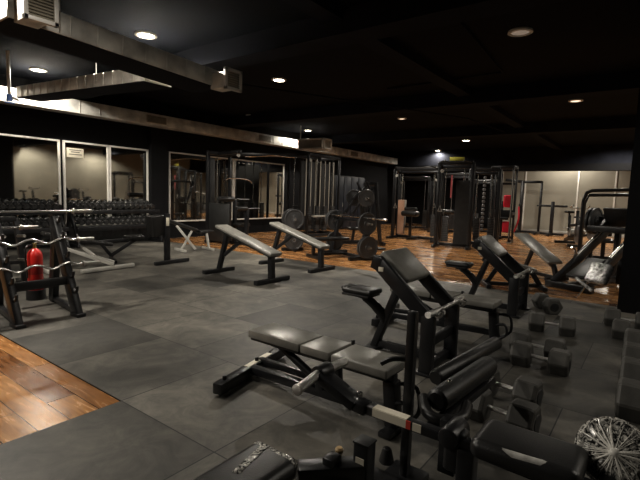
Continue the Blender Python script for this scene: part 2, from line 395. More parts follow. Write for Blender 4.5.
# ------------------------------------------------------------------ ceiling lights
def downlight(x, y, label, lens=LENS, watts=0, r=.11, z=ZC, spot=168, blend=.5):
    t = thing('ceiling_light', label, 'light', (x, y, z), 0, 'round ceiling downlights')
    obj('trim_ring', MB().lathe([(r, 1), (r+.04, .9), (r+.045, .2), (r+.02, 0), (r, 0), (r-.005, .6)], (0, 0, -.035), (0, 0, .002), 28), WHITE, t)
    obj('diffuser', MB().lathe([(0, 0), (r*.6, .1), (r, .5), (r, 1)], (0, 0, -.035), (0, 0, 0), 28), lens, t)
    if watts: lamp(x, y, z-.07, watts, spot, blend)
WARM = (1.0, .93, .82)
def lamp(x, y, z, watts, spot=168, blend=.5, col=WARM, r=.09):
    ld = bpy.data.lights.new('downlight_or_fill', 'SPOT'); ld.energy = watts; ld.color = col; ld.spot_size = math.radians(spot); ld.spot_blend = blend; ld.shadow_soft_size = r
    o = bpy.data.objects.new('downlight_or_fill', ld); COL.objects.link(o); o.location = (x, y, z)
K = 1.0
ZL = 3.9
def up(x, y): s = (ZC-1.5)/(ZL-1.5); return x*s, y*s
for (x, y, lab, lens, w, r) in (
    (4.16, 6.59, 'lit ceiling downlight just past the main galvanised duct', LENS, 420, .13),
    (4.16, 10.49, 'lit ceiling downlight behind the branch duct beside the pipe drop', LENS, 320, .13),
    (7.25, 6.60, 'lit ceiling downlight beyond the end grille of the main duct', LENS, 300, .12),
    (10.11, 10.33, 'lit ceiling downlight over the lat pulldown tower', LENS, 220, .13),
    (13.39, 10.67, 'lit ceiling downlight directly over the boxed supply grille', LENS, 230, .12),
    (6.95, 1.76, 'larger unlit ceiling downlight alone on the dark ceiling', FAINTGLOW, 0, .13),
    (12.14, 1.73, 'dimly glowing downlight over the leg press machine', DIMLENS, 60, .12),
    (18.24, 6.39, 'lit ceiling downlight above the far cable trainers', LENS, 420, .14),
    (12.58, 6.41, 'small dim downlight above the plate loaded chest press', DIMLENS, 260, .10),
    (21.5, 8.9, 'lit downlight far off by the end of the wall duct', LENS, 260, .13)):
    x, y = up(x, y)
    downlight(x, y, lab, lens, w*K, r)
# lamps added without fixtures: out-of-frame room lights plus fill for bulkhead, walls and dumbbells
for (x, y, w) in ((1.0, 6.8, 460), (2.2, 3.6, 70), (4.6, -1.8, 80), (20.0, 1.0, 240), (23.9, 3.5, 200), (21.4, 1.2, 220), (11.0, -4.3, 190), (15.0, -4.3, 190), (7.5, -4.3, 130), (-2.0, 5.0, 200)):
    lamp(x, y, ZC-.06, w*K)
t = thing('sprinkler_head', 'small ceiling sprinkler head close to the camera side', 'sprinkler', (*up(5.64, 2.93), ZC))  # this disc and the next one are ceiling sprinkler heads
obj('base', MB().lathe([(0, 0), (.06, 0), (.085, .6), (.085, 1)], (0, 0, -.04), (0, 0, 0), 20), FAINTGLOW, t)
obj('sprinkler_tip', MB().lathe([(0, 0), (.04, .1), (.045, 1)], (0, 0, -.075), (0, 0, -.04), 16), PINK, t)
t = thing('sprinkler_head', 'tiny ceiling sprinkler head farther down the room', 'sprinkler', (*up(11.14, 2.94), ZC))
obj('base', MB().lathe([(0, 0), (.06, 0), (.085, .6), (.085, 1)], (0, 0, -.04), (0, 0, 0), 20), FAINTGLOW, t)
obj('sprinkler_tip', MB().lathe([(0, 0), (.04, .1), (.045, 1)], (0, 0, -.075), (0, 0, -.04), 16), SILVER, t)
def conduit(pts, label):
    tag(obj('ceiling_conduit', MB().tube(pts, .018, 6), CEILB), label, 'pipe')
conduit([(2.5, 2.2, ZC-.03), (9.2, 2.6, ZC-.03), (9.4, 5.2, ZC-.03)], 'thin dark conduit crossing the ceiling past the unlit downlight')
conduit([(5.0, 7.5, ZC-.36), (12.0, 4.2, ZC-.36), (14.8, 4.0, ZC-.36)], 'thin dark conduit slung under the ceiling beams')

# ------------------------------------------------------------------ dumbbells
def hexhead(mb, x0, x1, r, bev=.02):
    # six-sided rubber head, flat side down, axis x
    b = bmesh.new(); rings = []
    L = x1-x0
    for x, s in ((x0, .80), (x0+bev*.4, .93), (x0+bev*1.2, 1), (x1-bev*1.2, 1), (x1-bev*.4, .93), (x1, .80)):
        ring = []
        for k in range(6):
            a = math.radians(30+60*k)
            for da in (-4, 4):
                ring.append(b.verts.new((x, math.cos(a+math.radians(da))*r*s, math.sin(a+math.radians(da))*r*s)))
        rings.append(ring)
    n = 12
    # flats must lie at the bottom: corner at 30 deg gives flats at 0,60.. so turn by 90
    for A, B in zip(rings, rings[1:]):
        for k in range(n): b.faces.new((A[k], A[(k+1) % n], B[(k+1) % n], B[k]))
    b.faces.new(rings[0][::-1]); b.faces.new(rings[-1])
    bmesh.ops.recalc_face_normals(b, faces=b.faces)
    bmesh.ops.rotate(b, cent=(0, 0, 0), matrix=rotx(0), verts=b.verts)
    return mb.join(b)
# corners at 30,90,150.. put a corner on top; rotate by 30 for a flat base
def make_dumbbell(label, loc, rz, L=.48, r=.118, hl=.165):
    t = thing('hex_dumbbell', label, 'dumbbell', loc, rz, 'large hex dumbbells on the floor')
    zc = r*math.cos(math.radians(30))*1.0
    for s in (-1, 1):
        mb = MB(); b = MB(); hexhead(b, 0, hl, r)
        me = b.bm; bmesh.ops.rotate(me, cent=(0, 0, 0), matrix=rotx(30), verts=me.verts)
        bmesh.ops.translate(me, vec=(L/2-hl, 0, zc), verts=me.verts)
        if s < 0: bmesh.ops.scale(me, vec=(-1, 1, 1), verts=me.verts); bmesh.ops.reverse_faces(me, faces=me.faces)
        hd = obj('head', b, RUB, t, 14)
        x = s*(L/2)
        obj('end_cap', MB().lathe([(0, 0), (r*.45, 0), (r*.5, .5), (r*.46, 1), (0, 1)], (x-s*.004, 0, zc), (x+s*.004, 0, zc), 20), SATIN, hd)
    obj('handle', MB().lathe([(0, 0), (.02, 0), (.019, .12), (.017, .2), (.019, .5), (.017, .8), (.019, .88), (.02, 1), (0, 1)], (-L/2+hl-.01, 0, zc), (L/2-hl+.01, 0, zc), 16), KNURL, t)
    return t
HP = math.pi/2
d0 = make_dumbbell('black hex dumbbell turned end on, nearest the wooden floor strip', (6.85, 1.12, 0), math.radians(35))
for lab, x, y, rz in (
    ('black hex dumbbell lying alone between the end-on dumbbell and the stacked pair', 5.72, .86, HP+.12),
    ('front black hex dumbbell of the close pair on open floor, numbered end', 4.38, .73, HP),
    ('rear black hex dumbbell of the close pair on open floor, half hidden', 4.72, .82, HP-.03),
    ('black hex dumbbell beside the leg machine seat pad, nearer one', 3.06, .73, HP-.1),
    ('black hex dumbbell behind the one beside the leg machine seat pad', 3.50, .80, HP-.1),
    ('black hex dumbbell with pale handle at the foot of the black pillar', 6.62, .17, HP+.05),
    ('black hex dumbbell in front of the one at the pillar foot', 6.05, .05, HP-.04)):
    dup(d0, lab, (x, y, 0), rz)
for lab, x, y, in (
    ('large black hex dumbbell, first in the row beside the pillar dumbbells', 5.42, -.1),
    ('large black hex dumbbell, second in the row along the frame edge', 4.86, -.115),
    ('large black hex dumbbell, third in the row along the frame edge', 4.36, -.125),
    ('large black hex dumbbell, last of the edge row, close to the wrapped roller', 3.80, -.135)):
    c = dup(d0, lab, (x, y, 0), HP); c.scale = (1.05, 1.25, 1.25)

# ------------------------------------------------------------------ adjustable bench (foreground)
def make_bench(label, loc, rz=0):
    t = thing('adjustable_bench', label, 'bench', loc, rz, 'adjustable benches with three pads')
    zt = .455
    for (y0, y1, w) in ((.13, .63, .29), (-.13, .115, .29)):
        p = obj('back_pad', MB().box((0, (y0+y1)/2, zt-.03), (w, y1-y0, .058), .008, 2), SHEENVINYL, t)
        obj('pad_board', MB().box((0, (y0+y1)/2, zt-.068), (w-.03, y1-y0-.03, .022), .004), SATIN, p)
    p = obj('seat_pad', MB().box((0, -.36, zt-.035), (.30, .42, .062), .013, 3), SHEENVINYL, t)
    obj('pad_board', MB().box((0, -.36, zt-.075), (.26, .38, .022), .004), SATIN, p)
    obj('pad_rail', MB().bar((0, .5, zt-.105), (0, -.56, zt-.105), .06, .05), STEEL, t)
    obj('leg', MB().bar((0, -.53, zt-.12), (0, -.56, .035), .09, .09, .01).box((0, -.56, .02), (.26, .09, .04), .012), STEEL, t)
    fr = obj('rear_foot', MB().bar((-.42, .66, .062), (.52, .86, .062), .085, .085, .012), STEEL, t)
    obj('scale_plate', MB().bar((-.05, .739, .1055), (.3, .813, .1055), .05, .004, 0), STICK, fr)
    for q in ((-.33, .68), (.1, .77)): obj('knob', MB().cyl((q[0], q[1], .1), (q[0], q[1], .135), .016, bev=.004, n=12), STEEL, fr)
    obj('base_rail', MB().bar((.0, .74, .075), (0.0, -.54, .11), .07, .06), STEEL, t)
    obj('base_rail', MB().bar((.16, .79, .09), (0.04, .12, .16), .05, .05), STEEL, t)
    obj('lift_strut', MB().tube([(0, .42, .34), (0, .02, .15)], .03, 12).bar((0, .02, .09), (0, .02, .2), .07, .07), STEEL, t)
    obj('ladder_post', MB().bar((0, -.12, .1), (0, -.1, .36), .05, .07), STEEL, t)
    obj('carry_handle', MB().tube([(-.03, -.56, .2), (-.03, -.66, .22), (-.03, -.68, .12), (-.03, -.60, .06)], .014, 8, 4).tube([(.06, -.56, .3), (.06, -.68, .3), (.06, -.7, .14), (.06, -.6, .06)], .014, 8, 4), STEEL, t)
    obj('pop_pin', MB().cyl((.16, -.13, zt-.02), (.16, -.13, zt+.015), .014, n=12, bev=.003).cyl((.02, -.13, zt-.07), (.18, -.13, zt-.04), .006, n=8), SATIN, t)
    return t
b0 = make_bench('low flat adjustable bench with three grey-black pads beside the chrome pegs', (2.53, 1.80, 0))
dup(b0, 'flat adjustable bench half hidden behind the nearer preacher curl bench', (4.86, 1.82, 0), 0)

# ------------------------------------------------------------------ preacher curl benches
def make_preacher(label, loc):
    t = thing('preacher_curl_bench', label, 'bench', loc, 0, 'preacher curl benches')
    # seat and its curved neck
    st = obj('seat', MB().box((-.02, .46, .575), (.25, .34, .055), .025, 4).box((-.02, .60, .585), (.18, .12, .045), .024, 4), VINYL, t)
    obj('seat_board', MB().box((-.04, .46, .54), (.24, .30, .02), .004), SATIN, st)
    obj('seat_neck', MB().tube([(-.04, .5, .53), (-.02, .40, .50), (.03, .27, .38), (.05, .235, .28)], [.03, .045, .05, .04], 12, 6), STEEL, t)
    obj('main_post', MB().bar((.06, .34, 0.0), (.06, .07, .72), .07, .085, .01, (1, 0, 0)).box((.06, .34, .012), (.26, .14, .024), .006), STEEL, t)
    # two side beams
    for x in (-.28, .28):
        bm_ = obj('side_beam', MB().bar((x, .16, .93), (x, -.38, .46), .06, .13, .012, (0, 1, 0)).bar((x, .17, .85), (x, .13, .97), .062, .10, .01), STEEL, t)
        if x < 0: obj('badge', MB().box((x-.032, .10, .86), (.004, .05, .04), .001), STICK, bm_)
    a = math.degrees(math.atan2(.47, .54))
    obj('arm_pad', MB().box((.03, .03, .875), (.48, .36, .075), .022, 4, rotx(a)), SHEENVINYL, t)
    obj('pad_rail', MB().bar((-.28, -.02, .76), (.28, -.02, .76), .06, .06), STEEL, t)
    # front uprights with bar rests
    for x in (-.28, .28):
        u = obj('upright', MB().bar((x, -.36, 0), (x, -.36, .52), .065, .12, .012, (0, 1, 0)).box((x, -.36, .012), (.1, .2, .024), .006), STEEL, t)
        obj('bar_rest', MB().tube([(x, -.30, .50), (x, -.37, .535), (x, -.45, .53), (x, -.47, .575)], .02, 10, 4), CHROME, u)
    obj('rest_bar', MB().cyl((-.40, -.40, .555), (.40, -.40, .555), .02, n=14).cyl((-.40, -.40, .555), (-.26, -.40, .555), .028, n=14).cyl((.26, -.40, .555), (.42, -.40, .555), .028, n=14), KNURL, t)
    obj('cross_rail', MB().bar((-.28, -.36, .28), (.28, -.36, .28), .05, .08), STEEL, t)
    obj('base_rail', MB().bar((.06, .34, .05), (.06, -.34, .05), .06, .07).bar((-.28, -.34, .05), (.28, -.34, .05), .06, .07), STEEL, t)
    return t
p0 = make_preacher('preacher curl bench with sheen-paled arm pad, standing nearer to the flat bench', (3.82, 1.82, 0))
dup(p0, 'preacher curl bench standing at the edge of the wooden floor', (6.42, 1.76, 0))

# ------------------------------------------------------------------ plate loaded leg machine (foreground)
t = thing('leg_curl_machine', 'black plate loaded leg machine with chrome pegs, white stickers and plastic wrapped roller', 'exercise machine', (2.0, .8, 0))
# lever arm with pegs   (local origin at 2.0,.8)
lv = obj('lever_arm', MB().bar((-.03, .63, .505), (.0, .40, .39), .12, .055, .012).cyl((-.06, .63, .51), (.05, .63, .51), .045, n=20, bev=.006).bar((0, .43, .395), (0, .33, .385), .09, .06, .012), STEEL, t)
obj('weight_peg', MB().cyl((-.05, .63, .51), (-.27, .60, .50), .026, n=18, bev=.004).cyl((-.255, .602, .5), (-.275, .6, .5), .03, n=18, bev=.004), KNURL, lv)
obj('weight_peg', MB().cyl((.04, .63, .51), (.22, .63, .505), .026, n=18, bev=.004).cyl((-.02, .63, .51), (.07, .63, .51), .034, n=18, bev=.004), KNURL, lv)
obj('stop_bolt', MB().cyl((.02, .40, .41), (.02, .40, .45), .016, n=8, bev=.003), CHROME, lv)
bo = obj('boom', MB().bar((0, .37, .385), (0, -.30, .385), .055, .05, .01), STEEL, t)
obj('warning_sticker', MB().bar((-.028, .29, .39), (-.028, .10, .39), .004, .042, 0).bar((-.0, .29, .412), (-.0, .10, .412), .05, .003, 0), STICK, bo)
split_obj('red_strip', MB().bar((-.0285, .10, .39), (-.0285, .075, .39), .004, .042, 0).bar((0, .10, .4122), (0, .075, .4122), .05, .003, 0).bar((-.0285, -.06, .39), (-.0285, -.072, .39), .004, .04, 0), REDST, bo)
split_obj('warning_sticker', MB().bar((-.028, .065, .39), (-.028, .02, .39), .004, .04, 0).bar((-.028, .005, .39), (-.028, -.06, .39), .004, .04, 0).bar((0, .065, .4123), (0, .02, .4123), .046, .003, 0).bar((0, .005, .4123), (0, -.06, .4123), .046, .003, 0), STICK, bo)
obj('rubber_stop', MB().cyl((.02, .22, .12), (.02, .22, .20), .04, .025, 14, .01), FOAM, t)
obj('upright', MB().bar((.12, .16, 0), (.12, .16, .92), .048, .048, .008).box((.12, .16, .015), (.2, .2, .03), .006), STEEL, t)
obj('hook', MB().tube([(.12, .17, .66), (.07, .24, .66), (.04, .29, .63)], .014, 8, 5), SATIN, t)
obj('pivot_housing', MB().cyl((-.05, -.12, .40), (.12, -.12, .40), .05, n=24, bev=.01).box((.02, -.14, .33), (.09, .10, .2), .02, 3), STEEL, t)
sp = obj('seat_pad', MB().box((-.02, -.455, .455), (.28, .42, .09), .042, 6), VINYL, t)
obj('film_glare', MB().tube([(-.10, -.27, .488), (-.125, -.33, .484), (-.135, -.42, .479), (-.13, -.52, .479), (-.105, -.60, .484), (-.07, -.645, .485)], [.003, .012, .019, .021, .014, .003], 14, 0), GLAREFILM, sp)  # pale crescent: glare along the wrapped pad edge, built as shape and colour
obj('seat_rail', MB().bar((0, -.25, .385), (0, -.75, .37), .07, .07, .01), STEEL, t)
obj('pedestal', MB().bar((0, -.2, 0), (0, -.2, .37), .08, .08, .01).bar((-.3, -.2, .03), (.3, -.2, .03), .08, .06, .01).bar((0, .3, .03), (0, -.7, .03), .08, .06, .01), STEEL, t)
# wrapped round roller at the end of the seat
def wrapped_roller(parent, c, n, r, L):
    c = V(c); n = V(n).normalized()
    prof = [(0, 1.06), (r*.25, 1.05), (r*.6, 1.0), (r*.9, .92), (r, .78), (r, .1), (r*.9, 0), (0, 0)]
    body = obj('wrapped_roller', MB().lathe(prof, c-n*L, c, 48), WRAP, parent)
    s = n.cross(V((0, 0, 1))).normalized(); u = s.cross(n)
    mb = MB(); rnd = random.Random(3); cc = c+n*(.06*L)
    for k in range(54):
        a = 2*math.pi*k/54+rnd.uniform(-.1, .1); d = s*math.cos(a)+u*math.sin(a); e = rnd.uniform(.55, 1.0)
        w = rnd.choice((.0007, .001, .0014, .0026))*1.25; sd = n.cross(d)
        j = rnd.uniform(-.012, .012)
        P = [cc+d*r*.1+n*.004, cc+d*r*.45*e+sd*j-n*.004, cc+d*r*.80*e+sd*j*1.6-n*L*.075*e, cc+d*r*.97*e+sd*j*1.2-n*L*.185*e*e]
        mb.tube(P, [w*1.3, w, w*.9, w*.5], 6)
    obj('plastic_creases', mb, CREASE, body)
    obj('wrap_knot', MB().lathe([(0, 1), (.012, .9), (.02, .5), (.026, 0), (0, 0)], cc-n*.005, cc+n*.012, 14), CREASE, body)
wrapped_roller(t, (.12, -.745, .50), (-.78, -.02, .42), .142, .16)
obj('roller_arm', MB().bar((0, -.72, .38), (.22, -.76, .42), .05, .05, .008), STEEL, t)
# padded leg rollers reaching away from the seat
ra = obj('roller_frame', MB().bar((.12, .03, .33), (1.0, -.02, .33), .06, .05, .01).bar((.16, -.06, .12), (.16, -.06, .40), .09, .09, .01), STEEL, t)
obj('roller_pad', MB().lathe([(0, 0), (.045, 0), (.06, .02), (.064, .06), (.064, .94), (.06, .98), (.045, 1), (0, 1)], (.25, .06, .42), (1.0, .0, .42), 28), FOAM, t)
obj('roller_pad', MB().lathe([(0, 0), (.038, 0), (.048, .02), (.048, .98), (.038, 1), (0, 1)], (.50, .17, .44), (1.45, .08, .44), 24), VINYL, t)
obj('curved_pad', MB().tube([(.40, -.06, .38), (.26, -.08, .37), (.17, -.02, .37), (.17, .07, .38), (.27, .14, .41)], .030, 16, 6), VINYL, t)
bb = MB()
for f in (.2, .42, .62, .82): q = V((.25, .06, .42)).lerp(V((1.0, 0, .42)), f); bb.cyl(q+V((0, 0, .06)), q+V((0, 0, .075)), .011, n=8, bev=.002)
split_obj('bolt', bb, CHROME, ra)

# ------------------------------------------------------------------ machine at the bottom edge, nearest the camera
t = thing('exercise_machine', 'black machine cut off by the bottom edge, with a plastic wrapped pad end', 'exercise machine', (1.15, 1.1, 0))
pd = obj('seat_pad', MB().box((-.12, .07, .41), (.60, .25, .09), .042, 6), VINYL, t)
obj('wrapped_end', MB().box((.16, .07, .412), (.05, .235, .086), .024, 4).box((.06, .10, .452), (.22, .035, .014), .006, 2, rotz(12)), WRAP, pd)
obj('pad_rail', MB().bar((-.4, .07, .34), (.10, .07, .34), .07, .06, .008), STEEL, t)
po = obj('post', MB().bar((.40, -.215, 0), (.40, -.215, .49), .07, .07, .008), STEEL, t)
obj('post_cap', MB().box((.40, -.215, .4935), (.074, .074, .009), .002), SATIN, po)
obj('adjust_knob', MB().lathe([(0, 0), (.01, .0), (.012, .3), (.017, .5), (.018, .8), (.012, 1), (0, 1)], (.37, -.11, .40), (.37, -.11, .44), 14), TAN, t)
obj('bracket', MB().bar((.40, -.215, .36), (.20, -.02, .36), .09, .10, .01).bar((.30, -.12, .3), (.30, -.12, .44), .07, .05, .008).bar((.40, -.215, .30), (.15, -.28, .27), .05, .06, .008), STEEL, t)
obj('post_label', MB().box((.364, -.215, .41), (.003, .04, .05)), STICK, po)
obj('base_rail', MB().bar((-.4, .15, .04), (.40, -.215, .04), .08, .07, .01).bar((-.3, .07, .04), (-.3, .07, .33), .07, .07, .008), STEEL, t)

# ------------------------------------------------------------------ barbell stand, bars, extinguisher
t = thing('barbell_stand', 'black sloping barbell stand carrying wavy chrome bars', 'barbell rack', (2.2, 5.9, 0))
for x in (-.36, .26):
    pst = obj('front_post', MB().bar((x, -.58, 0), (x-.02, -.06, 1.12), .08, .14, .012, (0, 1, 0)).box((x, -.58, .02), (.10, .19, .04), .008), STEEL, t)
    for f in (.27, .42, .62, .82, .98):
        p = V((x, -.58, 0)).lerp(V((x-.02, -.06, 1.12)), f)
        obj('saddle', MB().tube([p+V((0, -.04, .02)), p+V((0, -.10, -.02)), p+V((0, -.14, 0)), p+V((0, -.15, .05))], .017, 8, 4), SATIN, pst)
    obj('rear_post', MB().bar((x+.12, .34, 0), (x+.02, -.02, 1.0), .08, .12, .012, (0, 1, 0)), STEEL, t)
obj('cross_rail', MB().bar((-.36, -.40, .40), (.26, -.40, .40), .06, .09, .01), STEEL, t)
obj('rear_rail', MB().bar((-.26, .24, .25), (.36, .24, .25), .06, .08, .01), STEEL, t)
obj('foot_rail', MB().bar((-.36, -.56, .05), (-.24, .34, .05), .06, .06, .01).bar((.26, -.56, .05), (.38, .34, .05), .06, .06, .01), STEEL, t)
def barbell(label, c, L, ez=0, rz=0, sl=.20, r=.0135):
    t = thing('curl_barbell' if ez else 'straight_barbell', label, 'barbell', c, rz, 'bars on the sloping stand')
    P = []
    n = 60; h = L/2-sl
    for i in range(n+1):
        x = -h+2*h*i/n; z = 0
        if ez and abs(x) < h*.86:
            z = ez*math.sin(x/(h*.86)*math.pi*2.5+HP)*(.35+.65*min(1, (h*.86-abs(x))/.08))
        P.append((x, 0, z))
    obj('bar_shaft', MB().tube(P, r, 10), CHROME, t)
    for s in (-1, 1):
        obj('sleeve', MB().cyl((s*h, 0, 0), (s*(h+.025), 0, 0), .034, n=16, bev=.004).cyl((s*(h+.02), 0, 0), (s*(h+sl), 0, 0), .022, n=16, bev=.003), KNURL, t)
    return t
barbell('wavy chrome curl bar on the lower hooks of the sloping stand', (2.10, 5.50, .585), 1.42, .028)
barbell('wavy chrome curl bar on the middle hooks of the sloping stand', (2.10, 5.62, .865), 1.42, .028, .01)
barbell('straight chrome bar along the top of the sloping stand', (1.90, 5.83, 1.20), 2.0, 0, .0, .25)
barbell('short straight bar behind the top bar of the sloping stand', (1.62, 6.05, 1.0), 1.45, 0, 0, .2)
t = thing('chain_collar', 'small steel spring collars hanging from the end of the top bar', 'collar', (2.84, 5.83, 1.135))
mb = MB()
for z in (.05, -.07, -.2): mb.tube([(.0+.035*math.cos(a*.5236), 0, z+.045*math.sin(a*.5236)) for a in range(13)], .006, 6)
split_obj('rings', mb, CHROME, t)
t = thing('fire_extinguisher', 'red fire extinguisher standing behind the sloping barbell stand', 'fire extinguisher', (2.48, 6.52, 0))
cy = obj('cylinder', MB().lathe([(0, 0), (.085, 0), (.09, .02), (.09, .82), (.08, .9), (.05, .97), (.028, 1), (0, 1)], (0, 0, .12), (0, 0, .68), 28), RED, t)
obj('label_band', MB().lathe([(.0905, 0), (.0912, .02), (.0912, .98), (.0905, 1)], (0, 0, .34), (0, 0, .46), 28), mat('dark_red_band', (.22, .012, .01), .4, var=.1), cy)
obj('valve', MB().cyl((0, 0, .68), (0, 0, .73), .02, n=12).box((.0, 0, .735), (.05, .035, .03), .006), BRASS, t)
obj('handle', MB().bar((.0, 0, .75), (.11, 0, .775), .02, .012).bar((0, 0, .73), (.11, 0, .725), .02, .012), SILVER, t)
obj('hose', MB().tube([(-.02, 0, .73), (-.1, -.02, .71), (-.125, -.03, .6), (-.11, -.03, .42), (-.105, -.03, .3)], .011, 8, 6), STEEL, t)
obj('stand_ring', MB().lathe([(.09, 0), (.115, 0), (.115, 1), (.09, 1)], (0, 0, 0), (0, 0, .13), 24), STEEL, t)
# second black weight tree in the shadow behind the stand
t = thing('plate_rack', 'dark plate rack in the shadow behind the fire extinguisher', 'plate rack', (2.35, 7.6, 0))
obj('frame', MB().bar((-.4, 0, 0), (-.3, 0, 1.0), .07, .07).bar((.4, 0, 0), (.3, 0, 1.0), .07, .07).bar((-.3, 0, 1.0), (.3, 0, 1.0), .07, .07).bar((-.4, -.3, .03), (-.4, .3, .03), .06, .06).bar((.4, -.3, .03), (.4, .3, .03), .06, .06).bar((-.38, 0, .35), (.38, 0, .35), .05, .05), STEEL, t)
for z in (.4, .75):
    for x in (-.25, .05, .3): obj('peg', MB().cyl((x, -.05, z), (x, -.3, z+.02), .022, n=12), KNURL, t)

# ------------------------------------------------------------------ dumbbell racks on the long wall
def make_rack(label, x0, L):
    t = thing('dumbbell_rack', label, 'dumbbell rack', (x0, 11.62, 0), 0, 'two-tier dumbbell racks on the long wall')
    for x in (.08, L-.08):
        obj('end_frame', MB().bar((x, .30, 0), (x, .12, 1.06), .08, .12, .01, (0, 1, 0)).bar((x, -.32, .04), (x, .34, .04), .09, .08, .01).bar((x, -.30, .05), (x, .14, .95), .06, .08, .008, (0, 1, 0)), STEEL, t)
    for y, z in ((.02, .96), (-.12, .56)):
        sh = MB()
        for dy in (-.13, .13): sh.bar((.05, y+dy, z+dy*.35), (L-.05, y+dy, z+dy*.35), .07, .04, .006)
        sh.bar((.05, y-.17, z-.08), (L-.05, y-.17, z-.08), .02, .10, .003)
        obj('tier_rail', sh, STEEL, t)
    obj('kick_plate', MB().box((L/2, .22, .25), (L-.2, .02, .42)), SATIN, t)
    return t
make_rack('two-tier dumbbell rack behind the sloping barbell stand', 2.5, 2.62)
make_rack('two-tier dumbbell rack ending at the black pilaster', 5.22, 2.48)
proto = None
def small_dumbbell(x, y, z, label, group, tilt, sc):
    global proto
    if proto is None:
        b = MB()
        for s in (-1, 1): b.lathe([(0, 0), (.05, 0), (.062, .12), (.064, .3), (.064, .75), (.055, 1), (0, 1)], (0, s*.065, 0), (0, s*.165, 0), 12)
        b.cyl((0, -.07, 0), (0, .07, 0), .016, n=8)
        proto = obj('round_dumbbell', b, mat('shiny_black_dumbbell', (.03, .03, .03), .28, var=.5, vscale=25)); tag(proto, label, 'dumbbell', group); o = proto
    else:
        o = proto.copy(); COL.objects.link(o); tag(o, label, 'dumbbell', group)
    o.location = (x, y, z); o.rotation_euler = (math.radians(tilt), 0, 0); o.scale = (sc, sc, sc)
for rx0, rL, where in ((2.5, 2.62, 'rack behind the barbell stand'), (5.22, 2.48, 'rack ending at the pilaster')):
    n = int((rL-.2)/.155)
    for y, z, tier in ((.02, .96, 'upper tier'), (-.12, .56, 'lower tier')):
        for i in range(n):
            sc = .92+.25*(i/n)
            small_dumbbell(rx0+.18+i*.155, 11.62+y, z+.02+.064*sc+.012, 'small round black dumbbell on the %s of the %s' % (tier, where), 'dumbbells, %s of the %s' % (tier, where), 19, sc)

# ------------------------------------------------------------------ sloped benches (one leg taller)
def make_sloped(label, loc, rz=0, vin=SHEENVINYL):
    t = thing('sloped_bench', label, 'bench', loc, rz, 'sloped sit-up benches')
    # axis y, low end at -y
    a = math.degrees(math.atan2(.40, 1.42))
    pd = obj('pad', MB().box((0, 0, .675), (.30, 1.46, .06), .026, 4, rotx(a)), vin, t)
    obj('pad_board', MB().box((0, .012, .632), (.26, 1.40, .025), .004, 1, rotx(a)), SATIN, pd)
    obj('spine', MB().bar((0, .60, .78), (0, -.62, .435), .06, .05), STEEL, t)
    obj('tall_leg', MB().bar((0, .74, .05), (0, .52, .76), .08, .08, .01).bar((0, .66, .30), (0, .18, .62), .05, .06, .008), STEEL, t)
    obj('foot', MB().bar((-.36, .74, .035), (.36, .74, .035), .09, .07, .012), STEEL, t)
    obj('short_leg', MB().bar((0, -.60, .05), (0, -.58, .44), .10, .09, .01), STEEL, t)
    obj('foot', MB().bar((-.41, -.62, .035), (.41, -.62, .035), .09, .07, .012), STEEL, t)
    return t
s0 = make_sloped('sloped bench with sheen-paled pad standing alone in the middle of the mats', (5.58, 5.74, 0))
dup(s0, 'sloped bench with sheen-paled pad beside the bench press station', (7.15, 5.86, 0))

# light-framed adjustable bench by the dumbbell racks
t = thing('silver_bench', 'black padded bench on a silver frame behind the barbell stand', 'bench', (4.05, 8.15, 0), math.radians(-8))
obj('back_pad', MB().box((-.42, .3, .60), (.62, .28, .07), .025, 4, roty(14)), VINYL, t)
obj('seat_pad', MB().box((.18, .3, .47), (.50, .30, .07), .025, 4, roty(10)), VINYL, t)
obj('frame', MB().bar((-.62, .2, .50), (.30, -.2, .10), .05, .06).bar((-.55, .42, .45), (.42, .1, .10), .05, .06).bar((-.1, .3, .42), (.05, .05, .25), .05, .05), SILVER, t)
obj('foot', MB().bar((-.30, -.32, .045), (.72, -.06, .045), .08, .07, .012), SILVER, t)
obj('foot', MB().bar((-.72, .5, .045), (-.72, -.1, .045), .07, .07, .012), SILVER, t)
# upright preacher seat with white tag
t = thing('upright_bench', 'upright seat bench with a white tag high on its post', 'bench', (5.55, 7.95, 0))
po = obj('post', MB().bar((-.08, 0, .05), (-.08, 0, 1.02), .10, .09, .01), STEEL, t)
obj('tag', MB().box((-.10, -.053, .86), (.07, .006, .17), .001), STICK, po)
obj('foot', MB().bar((-.42, -.10, .04), (.42, -.02, .04), .09, .07, .012), STEEL, t)
obj('back_pad', MB().box((-.26, .12, .78), (.30, .24, .42), .03, 4, roty(-6)), VINYL, t)
obj('seat_arm', MB().bar((-.30, .55, .55), (-.75, .95, .12), .07, .07).bar((-.75, .95, .12), (-.98, .98, .42), .06, .06).bar((-.98, .98, .42), (-.3, .55, .5), .05, .05), STEEL, t)
obj('seat_pad', MB().box((-.45, .6, .52), (.32, .30, .07), .025, 4), VINYL, t)
obj('rear_foot', MB().bar((-.85, .6, .035), (-.62, 1.2, .035), .07, .06, .01), STEEL, t)
# second silver-framed bench by the mirrors
t = thing('incline_bench', 'incline bench with black pad and bright folding legs before the mirrors', 'bench', (7.0, 9.3, 0), math.radians(-12))
obj('back_pad', MB().box((-.20, .1, .67), (1.0, .28, .07), .025, 4, roty(19)), VINYL, t)
obj('seat_pad', MB().box((.50, .1, .47), (.38, .30, .07), .025, 4, roty(-2)), VINYL, t)
obj('folding_frame', MB().bar((-.30, .0, .64), (.15, -.1, .05), .05, .06).bar((.1, .0, .5), (-.2, -.05, .04), .045, .05).bar((.5, .0, .44), (.55, -.05, .04), .05, .06).bar((-.2, -.3, .035), (-.2, .3, .035), .06, .06).bar((.55, -.3, .035), (.55, .3, .035), .06, .06), SILVER, t)

